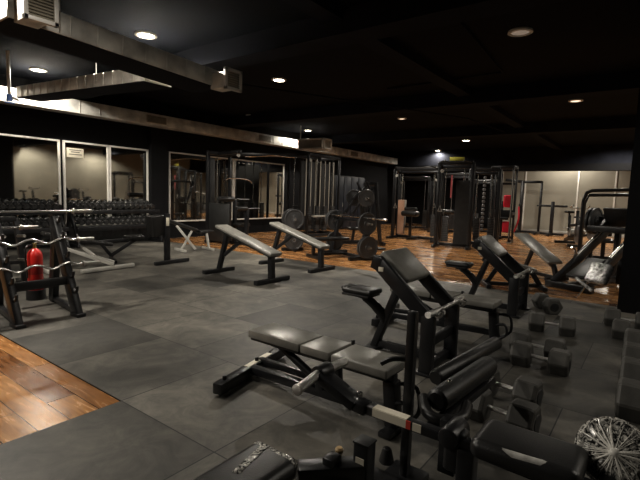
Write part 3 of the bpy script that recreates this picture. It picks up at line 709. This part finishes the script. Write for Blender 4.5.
# ------------------------------------------------------------------ bench press station with barbell and plates
BPR = math.radians(-22)
def BPP(x, y, z): return (9.35+x*math.cos(BPR)-y*math.sin(BPR), 6.12+x*math.sin(BPR)+y*math.cos(BPR), z)
t = thing('bench_press_station', 'black bench press station with plate storage pegs at the wooden floor', 'bench', (9.35, 6.12, 0), BPR)
for y in (-.62, .62):
    u = obj('upright', MB().bar((.0, y, 0), (.18, y, 1.12), .08, .10, .01, (0, 1, 0)).bar((-.35, y, .04), (.45, y, .04), .08, .08, .01), STEEL, t)
    obj('bar_catch', MB().bar((.14, y, .93), (-.02, y, .96), .06, .03).bar((-.03, y, .94), (-.04, y, 1.03), .05, .03), SATIN, u)
    for z in (.30, .86): obj('storage_peg', MB().cyl((.10, y, z), (.10, y+math.copysign(.26, y), z), .024, n=14), KNURL, u)
obj('base_rail', MB().bar((.0, -.62, .06), (.0, .62, .06), .08, .07, .01), STEEL, t)
obj('cross_rail', MB().bar((.16, -.62, .9), (.16, .62, .9), .06, .07, .01), STEEL, t)
obj('bench_pad', MB().box((-.55, 0, .45), (1.1, .30, .08), .03, 4), VINYL, t)
obj('bench_leg', MB().bar((-.95, 0, .03), (-.95, 0, .42), .07, .07).bar((-.95, -.3, .035), (-.95, .3, .035), .07, .07).bar((-.95, 0, .08), (.0, 0, .08), .06, .06), STEEL, t)
obj('spotter_step', MB().box((.62, -.25, .22), (.4, .6, .05), .01).bar((.5, -.25, 0), (.5, -.25, .2), .06, .5), SATIN, t)
t = thing('olympic_barbell', 'long steel barbell racked across the bench press station', 'barbell', BPP(-.03, -.42, 1.005), BPR)
obj('bar_shaft', MB().cyl((0, -.70, 0), (0, .66, 0), .016, n=12), CHROME, t)
for s in (-1, 1): obj('sleeve', MB().cyl((0, s*.66, 0), (0, s*.685, 0), .04, n=16).cyl((0, s*.68, 0), (0, s*1.12, 0), .026, n=16, bev=.003), CHROME, t)
def make_plate(label, loc, rz=0, r=.27, th=.05, M=IRON, group='weight plates on the bench press pegs'):
    t = thing('weight_plate', label, 'weight plate', loc, rz, group)
    obj('disc', MB().lathe([(.03, 0), (r*.35, 0), (r*.38, .25), (r*.82, .25), (r*.86, 0), (r*.97, 0), (r, .15), (r, .85), (r*.97, 1), (r*.86, 1), (r*.82, .75), (r*.38, .75), (r*.35, 1), (.03, 1), (.03, 0)], (0, -th/2, 0), (0, th/2, 0), 32), M, t)
    obj('hub_ring', MB().lathe([(.027, -.02), (.05, -.02), (.05, 1.02), (.027, 1.02), (.027, -.02)], (0, -th/2, 0), (0, th/2, 0), 20), GREYIRON, t)
    return t
pl = make_plate('black weight plate on the upper peg at the near end of the bench press', BPP(.10, -0.69, .86), BPR)
dup(pl, 'black weight plate on the lower peg at the near end of the bench press', BPP(.10, -0.69, .30), BPR)
dup(pl, 'black weight plate next outward on the near lower peg', BPP(.10, -0.77, .30), BPR)
dup(pl, 'black weight plate on the upper peg beside the sloped bench end', BPP(.10, 0.69, .86), BPR)
dup(pl, 'second black weight plate on the upper peg beside the sloped bench end', BPP(.10, 0.77, .86), BPR)
dup(pl, 'black weight plate on the lower peg at the far end of the bench press', BPP(.10, 0.69, .30), BPR)
PTR = math.radians(-35)
# big twelve-sided plates hanging behind the sloped bench
t = thing('plate_tree', 'short plate tree holding wide grips plates behind the second sloped bench', 'plate rack', (9.2, 7.75, 0), PTR)
obj('frame', MB().bar((0, 0, 0), (0, 0, 1.0), .08, .08).bar((-.3, 0, .035), (.3, 0, .035), .08, .07).bar((0, -.3, .035), (0, .3, .035), .08, .07), STEEL, t)
for y in (-1, 1): split_obj('storage_peg', MB().cyl((0, 0, .84), (0, y*.28, .84), .022, n=12).cyl((0, 0, .29), (0, y*.28, .29), .022, n=12), KNURL, t)
dup(pl, 'large black plate facing out from the short plate tree', (9.2+.15*math.sin(PTR), 7.75-.15*math.cos(PTR), .84), PTR)
dup(pl, 'black plate low on the short plate tree', (9.2+.15*math.sin(PTR), 7.75-.15*math.cos(PTR), .29), PTR)
dup(pl, 'black plate on the hidden side of the short plate tree', (9.2-.17*math.sin(PTR), 7.75+.17*math.cos(PTR), .84), PTR)

# ------------------------------------------------------------------ plate loaded chest press
CPR = math.radians(-38)
t = thing('chest_press_machine', 'plate loaded press machine with two discs held high on its arms', 'exercise machine', (12.4, 7.4, 0), CPR)
obj('main_frame', MB().bar((.3, -.5, .05), (.1, -.45, 1.9), .09, .12).bar((.3, .5, .05), (.1, .45, 1.9), .09, .12).bar((.1, -.5, 1.9), (.1, .5, 1.9), .1, .1).bar((.4, -.6, .05), (.4, .6, .05), .1, .1).bar((-.9, 0, .06), (.4, 0, .06), .1, .1).bar((.1, 0, .1), (.1, 0, 1.2), .08, .1), STEEL, t)
obj('back_pad', MB().box((-.1, 0, .85), (.09, .3, .75), .035, 4, roty(-10)), VINYL, t)
obj('seat_pad', MB().box((-.4, 0, .48), (.42, .36, .09), .035, 4), VINYL, t)
obj('seat_post', MB().bar((-.45, 0, .06), (-.4, 0, .45), .07, .08), STEEL, t)
for y in (-1, 1):
    a_ = obj('press_arm', MB().bar((.1, y*.42, 1.8), (-.35, y*.42, 1.35), .08, .08).bar((-.35, y*.42, 1.35), (-.6, y*.34, .95), .07, .07).bar((-.05, y*.42, 1.65), (-.2, y*.42, 1.95), .06, .06), STEEL, t)
    obj('grip', MB().cyl((-.6, y*.34, .95), (-.62, y*.12, .97), .022, n=12).cyl((-.6, y*.34, .95), (-.62, y*.5, .92), .02, n=12), FOAM, a_)
    obj('plate_horn', MB().cyl((-.24, y*.40, 1.45), (-.24, y*.75, 1.45), .024, n=12), CHROME, a_)
ca, sa = math.cos(CPR), math.sin(CPR)
for y, lab in ((-.56, 'black plate loaded on the press machine arm nearer the tan shroud'), (.56, 'black plate loaded on the press machine arm nearer the wall')):
    lx, ly = -.24, y
    q = dup(pl, lab, (12.4+lx*ca-ly*sa, 7.4+lx*sa+ly*ca, 1.45), CPR, 'plates loaded on the press machine')

# ------------------------------------------------------------------ cable machines
def stack(parent, x, y, z0, z1, n=14, w=.18, d=.12, M=IRON):
    s = obj('weight_stack', MB(), M, parent) if False else None
    mb = MB(); h = .55*(z1-z0)/1.6
    for i in range(n): mb.box((x, y, z0+.03+h*(i+.5)/n), (w, d, h/n*.86), .003, 1)
    s = obj('weight_stack', mb, M, parent)
    g = MB()
    for dx in (-w*.3, w*.3): g.cyl((x+dx, y, z0), (x+dx, y, z1), .018, n=10)
    split_obj('guide_rod', g, CHROME, s)
    return s
def pulley(mb, c, r=.055): mb.lathe([(.01, 0), (r, 0), (r*.86, .5), (r, 1), (.01, 1)], V(c)+V((0, -.012, 0)), V(c)+V((0, .012, 0)), 18)
# lat pulldown tower with knee rollers
t = thing('lat_pulldown', 'tall lat pulldown tower with black foam knee rollers before the mirrors', 'exercise machine', (9.05, 10.35, 0))
obj('tower_frame', MB().bar((-.42, .2, 0), (-.42, .2, 2.62), .09, .09).bar((.42, .2, 0), (.42, .2, 2.62), .09, .09).bar((-.46, .2, 2.62), (.46, .2, 2.62), .1, .1).bar((0, .25, 2.62), (0, -.7, 2.66), .09, .1).bar((-.5, .2, .04), (.5, .2, .04), .1, .08).bar((0, .2, .04), (0, -1.0, .04), .1, .08), STEEL, t)
stack(t, 0, .2, .12, 2.5, w=.26)
split_obj('shroud', MB().box((-.3, .14, 1.3), (.16, .04, 2.3), .01).box((.3, .14, 1.3), (.16, .04, 2.3), .01), SATIN, t)
mb = MB(); pulley(mb, (0, -.62, 2.56)); pulley(mb, (0, .12, 2.56)); split_obj('pulley', mb, SILVER, t)
split_obj('cable', MB().cyl((0, -.62, 2.5), (0, -.62, 1.9), .006, n=6), STEEL, t)
obj('pull_bar', MB().tube([(-.55, -.62, 1.78), (-.4, -.62, 1.87), (0, -.62, 1.9), (.4, -.62, 1.87), (.55, -.62, 1.78)], .016, 8, 4), CHROME, t)
split_obj('knee_roller', MB().cyl((-.62, -.5, 1.30), (-.06, -.5, 1.30), .075, n=20, bev=.02).cyl((.06, -.5, 1.30), (.60, -.5, 1.30), .075, n=20, bev=.02), VINYL, t)
split_obj('knee_roller', MB().cyl((-.40, -1.0, 1.05), (-.02, -1.0, 1.05), .075, n=20, bev=.02).cyl((.06, -1.0, 1.05), (.52, -1.0, 1.05), .075, n=20, bev=.02), VINYL, t)
obj('roller_post', MB().bar((0, -.5, .05), (0, -.5, 1.3), .09, .1).bar((0, -1.0, .05), (0, -1.0, 1.05), .09, .1).cyl((-.6, -.5, 1.3), (.6, -.5, 1.3), .018, n=8).cyl((-.4, -1, 1.05), (.5, -1, 1.05), .018, n=8), STEEL, t)
obj('seat_pad', MB().box((0, -.78, .58), (.40, .36, .08), .03, 4), VINYL, t)
split_obj('side_panel', MB().box((-.42, -.3, .62), (.04, .9, 1.1), .02).box((.42, -.3, .62), (.04, .5, 1.1), .02), SATIN, t)
# cable crossover: beam and two towers
t = thing('cable_crossover', 'cable crossover whose long chin-up beam spans between two stack towers', 'exercise machine', (13.3, 10.3, 0))
def tower_bits(t, x, w=.9, d=.9, h=2.9, n=2):
    f = MB()
    for dx in (-w/2, w/2):
        for dy in (-d/2, d/2): f.bar((x+dx, dy, 0), (x+dx, dy, h), .08, .08)
    for dy in (-d/2, d/2): f.bar((x-w/2, dy, h), (x+w/2, dy, h), .09, .1).bar((x-w/2, dy, .05), (x+w/2, dy, .05), .08, .1)
    for dx in (-w/2, w/2): f.bar((x+dx, -d/2, h), (x+dx, d/2, h), .09, .1).bar((x+dx, -d/2, .05), (x+dx, d/2, .05), .08, .1)
    obj('tower_frame', f, STEEL, t)
    for k in range(n):
        xx = x-w/2+(k+.5)*w/n
        stack(t, xx, -d/2+.12, .15, h-.1, w=.2)
        stack(t, xx, d/2-.12, .15, h-.1, w=.2)
    mb = MB()
    for dx in (-w/2, w/2): pulley(mb, (x+dx, -d/2-.08, h-.2)); pulley(mb, (x+dx, -d/2-.08, .4))
    split_obj('pulley', mb, SILVER, t)
tower_bits(t, .1, 1.9, .9, 2.9, 4)
obj('cross_beam', MB().bar((-4.2, .1, 2.62), (-.8, .1, 2.86), .09, .11).bar((-.85, .1, 2.86), (.2, .1, 2.86), .09, .1), STEEL, t)
obj('chin_bar', MB().tube([(-3.6, -.15, 2.6), (-3.4, -.32, 2.6), (-2.9, -.32, 2.66), (-2.4, -.3, 2.72), (-2.0, -.34, 2.72), (-1.4, -.34, 2.74), (-1.1, -.12, 2.8)], .02, 8, 4), CHROME, t)
for x in (-.78, -.5, -.22, .06, .34, .62, .9): obj('lit_rod_strip', MB().box((x, -.30, 1.75), (.055, .02, 2.0), .004), PALE, t)  # pale strips put the light caught by the silver rods into colour
obj('step_plate', MB().box((.1, -.62, .75), (1.7, .12, .07), .01), SILVER, t)
obj('rear_panel', MB().box((.1, .0, 1.45), (1.7, .02, 2.5)), SATIN, t)
# dark free weight storage behind, against the long wall
t = thing('storage_locker', 'dark blue-black locker panels against the long wall behind the press machine', 'cabinet', (17.6, 11.6, 0))
obj('carcass', MB().box((0, .1, 1.2), (2.4, .6, 2.4), .01), SATIN, t)
for k in range(4):
    dr = obj('door', MB().box((-.9+.6*k, -.22, 1.2), (.56, .03, 2.3), .006), mat('dark_blue_door', (.02, .024, .034), .4, var=.2) if k == 0 else bpy.data.materials['dark_blue_door'], t)
    obj('handle', MB().bar((-.7+.6*k, -.25, 1.0), (-.7+.6*k, -.25, 1.2), .02, .02), SILVER, dr)

def trainer(label, loc, rz, w=1.5, h=2.45, shroud=None, nst=2, extra=0, d=.8):
    t = thing('cable_trainer', label, 'exercise machine', loc, rz, 'cable trainers on the wooden floor')
    f = MB()
    for x in (-w/2, w/2):
        f.bar((x, 0, 0), (x, 0, h), .10, .10).bar((x, -d/2, .04), (x, d/2, .04), .1, .08).bar((x, d*.45, .04), (x, d*.45, h*.96), .07, .07).bar((x, 0, h), (x, d*.45, h*.96), .08, .08)
    f.bar((-w/2, 0, h), (w/2, 0, h), .10, .12).bar((-w/2, d*.45, .06), (w/2, d*.45, .06), .08, .1).bar((-w/2, d*.45, h*.96), (w/2, d*.45, h*.96), .08, .08)
    obj('frame', f, STEEL, t)
    for k in range(nst):
        x = -w/2+.22+(w-.44)*k/max(1, nst-1)
        stack(t, x, d*.36, .12, h-.15, w=.2)
        if shroud and k == 0: obj('shroud', MB().box((x, d*.22, h*.31), (.26, .05, h*.5), .03, 3), shroud, t)
    mb = MB(); cb = MB()
    for x in (-w/2, w/2):
        for z in (h-.25, 1.1, .35): pulley(mb, (x+.09*(1 if x < 0 else -1), -.04, z))
        cb.cyl((x+.09*(1 if x < 0 else -1), -.05, h-.3), (x+.09*(1 if x < 0 else -1), -.05, 1.3), .006, n=6)
    split_obj('pulley', mb, SILVER, t); split_obj('cable', cb, STEEL, t)
    gr = MB()
    for x in (-w/2+.09, w/2-.09): gr.tube([(x-.06, -.06, 1.12), (x, -.06, 1.3), (x+.06, -.06, 1.12), (x-.06, -.06, 1.12)], .012, 8)
    split_obj('handle_grip', gr, SILVER, t)
    obj('chin_bar', MB().tube([(-w/2+.05, -.05, h), (-w/2+.2, -.3, h+.05), (-.2, -.32, h), (.2, -.32, h), (w/2-.2, -.3, h+.05), (w/2-.05, -.05, h)], .02, 8, 4), SATIN, t)
    if extra == 1:
        obj('seat_pad', MB().box((0, -.35, .95), (.62, .36, .20), .09, 5), VINYL, t); obj('seat_post', MB().bar((0, -.3, .04), (0, -.3, .9), .08, .1).bar((0, d*.45, .06), (0, -.5, .06), .08, .08), STEEL, t)
    if extra == 2:
        split_obj('strap', MB().box((-.1, -.04, 1.9), (.05, .02, .7)).box((.06, -.04, 1.8), (.05, .02, .9)), PINK, t)
        obj('info_board', MB().box((0, .08, h+.13), (.44, .03, .11), .004), YELLOW, t)
        obj('back_board', MB().box((.25, d*.3, 1.1), (w*.5, .03, 2.0)), SATIN, t)
    if extra == 3:
        ch = MB()
        for i in range(14): ch.lathe([(.02, 0), (.05, .2), (.05, .8), (.02, 1), (.02, 0)], (0, 0, .5+i*.13), (0, 0, .6+i*.13), 10)
        obj('counter_weight', ch, GREYIRON, t)
    return t
A = -HP
trainer('cable trainer with a tan upright weight shroud beside the press machine', (15.1, 7.0, 0), A, 1.7, 2.55, SHROUD, 2, 1)
trainer('cable trainer with pink straps and a yellow sign board on top', (13.7, 5.05, 0), A+.2, 1.0, 2.62, None, 2, 2)
trainer('slim cable trainer with a pale column of round counterweights', (15.0, 4.55, 0), A+.1, .9, 2.5, None, 2, 3)
trainer('cable trainer far back by the end of the wall duct', (20.5, 9.6, 0), A+.15, 1.5, 2.5, PALE, 2, 1)
trainer('cable trainer far back, seen between the tan shroud and the pink straps', (19.6, 7.4, 0), A, 1.6, 2.6, None, 3, 1)
trainer('cable trainer far back behind the pink straps', (21.2, 6.4, 0), A, 1.3, 2.4, None, 2, 0)
# red padded machine
t = thing('red_padded_machine', 'seated machine with bright red back and leg pads', 'exercise machine', (18.8, 4.95, 0), math.radians(15))
obj('frame', MB().bar((.3, -.45, 0), (.3, -.45, 2.2), .09, .09).bar((.3, .45, 0), (.3, .45, 2.2), .09, .09).bar((.3, -.45, 2.2), (.3, .45, 2.2), .09, .09).bar((-.5, 0, .05), (.4, 0, .05), .1, .1).bar((.3, -.5, .05), (.3, .5, .05), .1, .1).bar((0, 0, .05), (0, 0, 1.5), .08, .08).bar((0, -.4, 1.0), (0, .4, 1.0), .08, .3), STEEL, t)
split_obj('back_pad', MB().box((-.1, -.19, 1.50), (.12, .32, .48), .05, 4).box((-.1, .19, 1.50), (.12, .32, .48), .05, 4), REDVINYL, t)
split_obj('leg_pad', MB().box((-.12, -.19, .48), (.12, .30, .44), .05, 4).box((-.12, .19, .48), (.12, .30, .44), .05, 4), REDVINYL, t)
split_obj('side_lever', MB().tube([(.1, -.5, .3), (-.1, -.62, .8), (.0, -.6, 1.3)], .03, 8, 4).tube([(-.3, -.75, .35), (-.1, -.85, .6), (.1, -.75, .9)], .03, 8, 4), REDVINYL, t)
obj('seat', MB().box((-.2, 0, .82), (.4, .5, .1), .04, 4), VINYL, t)
# storage rig posts in front
t = thing('power_rack', 'tall black power rack posts standing in front of the red padded machine', 'rack', (17.1, 4.2, 0))
f = MB()
for x, y in ((0, 0), (0, 0.75), (0.5, 0), (0.5, 0.75)): f.bar((x, y, 0), (x, y, 2.75), .06, .06)
f.bar((0, 0, 2.72), (0, 0.75, 2.72), .09, .1).bar((0.5, 0, 2.72), (0.5, 0.75, 2.72), .09, .1).bar((0, 0, 2.72), (0.5, 0, 2.72), .09, .1).bar((0, 0.75, 2.72), (0.5, 0.75, 2.72), .09, .1).bar((0, 0, .05), (0.5, 0, .05), .09, .1).bar((0, 0.75, .05), (0.5, 0.75, .05), .09, .1)
obj('frame', f, STEEL, t)
split_obj('hole_strip', MB().box((-.048, 0, 1.4), (.004, .02, 2.4)).box((-.048, 0.75, 1.4), (.004, .02, 2.4)), SILVER, t)
split_obj('foot_plate', MB().box((0, 0, .01), (.16, .16, .02), .004).box((0, 0.75, .01), (.16, .16, .02), .004), SILVER, t)
split_obj('safety_arm', MB().bar((0, 0, 1.05), (0.5, 0, 1.05), .07, .1).bar((0, 0.75, 1.05), (0.5, 0.75, 1.05), .07, .1), SATIN, t)
# half rack against the far wall
t = thing('half_rack', 'black half rack with overhead arm against the pale far wall', 'rack', (23.3, 4.96, 0))
obj('frame', MB().bar((.2, .35, 0), (.2, .35, 2.5), .14, .14).bar((.2, -.5, 0), (.2, -.5, 2.5), .1, .1).bar((.2, .35, 2.46), (.2, 1.15, 2.55), .12, .14).bar((.2, -.5, 2.46), (.2, .35, 2.46), .1, .12).bar((-.7, .35, .06), (.3, .35, .06), .12, .12).bar((-.7, -.5, .06), (.3, -.5, .06), .12, .12).bar((.2, -.5, .06), (.2, .35, .06), .1, .1), STEEL, t)
split_obj('jhook', MB().box((.1, .35, 1.35), (.14, .16, .1), .01).box((.1, -.5, 1.35), (.14, .12, .1), .01), SATIN, t)
# low press frame
t = thing('dip_station', 'squat black dip frame between the half rack and the spin bikes', 'exercise machine', (22.8, 3.5, 0))
obj('frame', MB().bar((.3, .35, 0), (.3, .35, 1.55), .14, .14).bar((.3, .9, 1.35), (.3, -.25, 1.35), .1, .1).bar((-.4, .35, .06), (.5, .35, .06), .12, .12).bar((.3, -.2, .06), (.3, .8, .06), .1, .1), STEEL, t)
split_obj('arm_grip', MB().cyl((.3, .9, 1.35), (-.2, .9, 1.35), .035, n=10).cyl((.3, -.25, 1.35), (-.2, -.25, 1.35), .035, n=10), FOAM, t)
# spin bikes
def make_bike(label, loc, rz, group='spin bikes'):
    t = thing('spin_bike', label, 'exercise bike', loc, rz, group)
    obj('frame', MB().bar((-.55, 0, .12), (.5, 0, .35), .06, .09).bar((-.2, 0, .2), (-.32, 0, .85), .06, .07).bar((.42, 0, .3), (.32, 0, 1.0), .06, .07).bar((-.32, 0, .55), (.42, 0, .62), .05, .07).bar((-.55, -.28, .05), (-.55, .28, .05), .08, .08).bar((.6, -.28, .05), (.6, .28, .05), .08, .08).bar((.5, 0, .05), (.6, 0, .05), .06, .06).bar((-.55, 0, .05), (-.55, 0, .14), .06, .06), STEEL, t)
    fl_ = obj('flywheel', MB().lathe([(0, 0), (.2, 0), (.25, .2), (.25, .8), (.2, 1), (0, 1)], (.45, -.03, .36), (.45, .03, .36), 28), GREYIRON, t)
    obj('saddle', MB().box((-.36, 0, .95), (.28, .2, .07), .03, 4).bar((-.34, 0, .8), (-.36, 0, .94), .04, .04), VINYL, t)
    obj('handlebar', MB().tube([(.55, -.2, 1.15), (.42, -.22, 1.1), (.3, -.1, 1.08), (.3, .1, 1.08), (.42, .22, 1.1), (.55, .2, 1.15)], .02, 8, 4).bar((.32, 0, 1.0), (.3, 0, 1.1), .04, .04), SILVER, t)
    obj('crank', MB().cyl((-.02, -.06, .38), (-.02, .06, .38), .1, n=18).bar((-.02, .09, .38), (.1, .09, .26), .02, .03).bar((-.02, -.09, .38), (-.14, -.09, .5), .02, .03).box((.1, .14, .26), (.1, .08, .02)).box((-.14, -.14, .5), (.1, .08, .02)), SILVER, t)
    return t
k0 = make_bike('spin bike with pale flywheel by the far wall, beside the dip frame', (18.2, 2.35, 0), math.radians(205))
dup(k0, 'spin bike half hidden behind the rounded machine at the far wall', (20.4, 2.25, 0), math.radians(225))
k0.scale = (1.25, 1.25, 1.25)
# rounded frame machine
t = thing('rounded_machine', 'big machine with a rounded arch frame behind the leg press', 'exercise machine', (14.2, 1.12, 0), math.radians(5))
obj('arch_frame', MB().tube([(0, .5, 0), (0, .5, 1.6), (0, .44, 1.8), (0, .32, 1.86), (0, -.5, 1.9), (0, -.66, 1.82), (0, -.72, 1.6), (0, -.72, 0)], .045, 10).bar((0, .5, .06), (0, -.72, .06), .1, .1), STEEL, t)
obj('rear_arch', MB().tube([(.9, .5, 0), (.9, .5, 1.5), (.9, .4, 1.75), (.9, -.6, 1.78), (.9, -.72, 1.5), (.9, -.72, 0)], .045, 10).bar((0, .3, .06), (.9, .3, .06), .08, .08).bar((0, -.6, .06), (.9, -.6, .06), .08, .08), STEEL, t)
obj('back_pad', MB().box((.1, -.05, .95), (.1, .36, .6), .04, 4), VINYL, t)
obj('seat_pad', MB().box((-.2, -.05, .55), (.5, .45, .1), .04, 4), VINYL, t)
obj('seat_post', MB().bar((0, -.05, .05), (0, -.05, 1.0), .09, .1).bar((0, -.72, .06), (0, .62, .06), .1, .1), STEEL, t)
split_obj('lever', MB().tube([(0, -.5, 1.9), (-.1, -.62, 2.1), (-.05, -.78, 2.2)], .04, 8, 4).tube([(-.05, -.45, 1.2), (-.4, -.5, 1.0), (-.6, -.4, .95)], .04, 8, 4).tube([(-.05, .35, 1.2), (-.4, .4, 1.0), (-.6, .3, .95)], .04, 8, 4), SATIN, t)
# leg press
t = thing('leg_press_machine', 'long black leg press with steep rails rising beside the pillar', 'exercise machine', (8.85, 1.12, 0), math.radians(-20))
for y in (-.28, .28):
    r_ = obj('slide_rail', MB().bar((0, y, .06), (2.35, y, 1.25), .09, .15, .012), STEEL, t)
    obj('polished_rod', MB().cyl((.75, y, .55), (2.3, y, 1.335), .03, n=12), CHROME, r_)
obj('base_frame', MB().bar((0, -.4, .05), (0, .4, .05), .12, .1).bar((2.35, -.45, 0.05), (2.35, .45, .05), .12, .1).bar((2.3, -.28, .06), (2.3, -.28, 1.25), .1, .1).bar((2.3, .28, .06), (2.3, .28, 1.25), .1, .1).bar((.05, 0, .06), (2.35, 0, .06), .1, .1).bar((1.2, -.28, .05), (1.2, -.28, .62), .08, .08).bar((1.2, .28, .05), (1.2, .28, .62), .08, .08), STEEL, t)
obj('back_pad', MB().box((.55, 0, .34), (.80, .34, .07), .03, 4, roty(-20)), VINYL, t)
obj('seat_pad', MB().box((1.05, 0, .40), (.30, .36, .08), .03, 4, roty(30)), VINYL, t)
sl = obj('sled', MB().bar((1.55, -.5, 1.02), (1.55, .5, 1.02), .16, .12).bar((1.95, -.5, 1.2), (1.95, .5, 1.2), .12, .1).bar((1.5, -.3, 1.0), (2.0, -.3, 1.24), .1, .12).bar((1.5, .3, 1.0), (2.0, .3, 1.24), .1, .12), STEEL, t)
split_obj('foot_plate', MB().box((1.72, 0, 1.26), (.05, .60, .40), .012, 2, roty(-30)), SATIN, sl)
split_obj('weight_horn', MB().cyl((1.8, -.3, 1.16), (1.8, -.72, 1.16), .026, n=12).cyl((1.8, .3, 1.16), (1.8, .72, 1.16), .026, n=12), CHROME, sl)
split_obj('side_handle', MB().tube([(.9, .36, .4), (.85, .38, .62), (.72, .38, .68)], .018, 8, 4).tube([(.9, -.36, .4), (.85, -.38, .62), (.72, -.38, .68)], .018, 8, 4), CHROME, t)
LPR = math.radians(-20)
def LPP(x, y, z): return (8.85+x*math.cos(LPR)-y*math.sin(LPR), 1.12+x*math.sin(LPR)+y*math.cos(LPR), z)
dup(pl, 'black weight plate loaded on the open side of the leg press sled', LPP(1.8, .50, 1.16), LPR, 'plates on the leg press sled')
dup(pl, 'second black weight plate outside it on the leg press sled', LPP(1.8, .58, 1.16), LPR, 'plates on the leg press sled')
# two incline benches before the leg press
def make_small(label, loc, rz, a, zc, L=1.15):
    t = thing('slant_bench', label, 'bench', loc, rz, 'slanted benches on the wooden floor')
    c, q = math.cos(math.radians(a))*L/2, math.sin(math.radians(a))*L/2
    pd = obj('pad', MB().box((0, 0, zc), (.34, L, .06), .018, 3, rotx(a)), SHEENVINYL, t)
    obj('spine', MB().bar((0, c*.9, zc+q*.9-.07), (0, -c*.95, zc-q*.95-.07), .08, .08).bar((0, .1, zc), (0, .34, .03), .06, .07).bar((0, -c*.9, zc-q*.9-.05), (0, -.58, .03), .07, .08).bar((0, -.58, .05), (0, .34, .05), .06, .06), STEEL, t)
    obj('foot', MB().bar((-.3, .34, .035), (.3, .34, .035), .08, .07, .01), STEEL, t)
    obj('foot', MB().bar((-.26, -.58, .035), (.26, -.58, .035), .08, .07, .01), STEEL, t)
    return t
make_small('slanted bench with a shiny pad edge on the wood before the leg press', (10.05, 1.90, 0), math.radians(-38), 25, .57)
make_small('lower slanted bench between the far preacher bench and the leg press', (8.25, 2.02, 0), math.radians(28), 14, .44, .95)
# wrapped seat on chrome legs
t = thing('wrapped_seat', 'small seat in crumpled clear plastic on thin chrome legs before the pillar', 'seat', (8.05, .64, 0), math.radians(-30))
obj('wrapped_pad', MB().box((.03, 0, .44), (.34, .34, .13), .05, 5, roty(-62)).box((-.10, .14, .25), (.05, .34, .05), .02, 3, rotx(28)), FOIL, t)
split_obj('leg', MB().tube([(0, .12, .36), (-.05, .18, .15), (-.08, .25, .015)], .014, 8, 4).tube([(0, -.12, .36), (-.02, -.18, .15), (-.05, -.25, .015)], .014, 8, 4).tube([(-.08, .25, .015), (-.05, -.25, .015)], .014, 8).tube([(-.05, -.25, .015), (.25, -.2, .015)], .014, 8), CHROME, t)

# ------------------------------------------------------------------ machines behind the camera's side, seen in the mirrors
dup(k0, 'spin bike showing only in the long wall mirror', (10.0, -2.6, 0), math.radians(80))
dup(k0, 'spin bike showing only in the narrow wall mirror', (13.0, -3.2, 0), math.radians(95))
trainer('cable trainer showing only in the mirror beside the pilaster', (15.6, -3.0, 0), math.pi, 1.2, 2.5, PALE, 2)

# ------------------------------------------------------------------ world and view
w = bpy.data.worlds.new('world'); scene.world = w; w.use_nodes = True
w.node_tree.nodes['Background'].inputs[0].default_value = (.9, .95, 1.0, 1); w.node_tree.nodes['Background'].inputs[1].default_value = .02
scene.view_settings.view_transform = 'Standard'; scene.view_settings.look = 'None'; scene.view_settings.exposure = 0.8; scene.view_settings.gamma = 0.86
scene.cycles.use_denoising = True
scene.cycles.max_bounces = 8; scene.cycles.diffuse_bounces = 4; scene.cycles.glossy_bounces = 4
scene.cycles.sample_clamp_indirect = 4
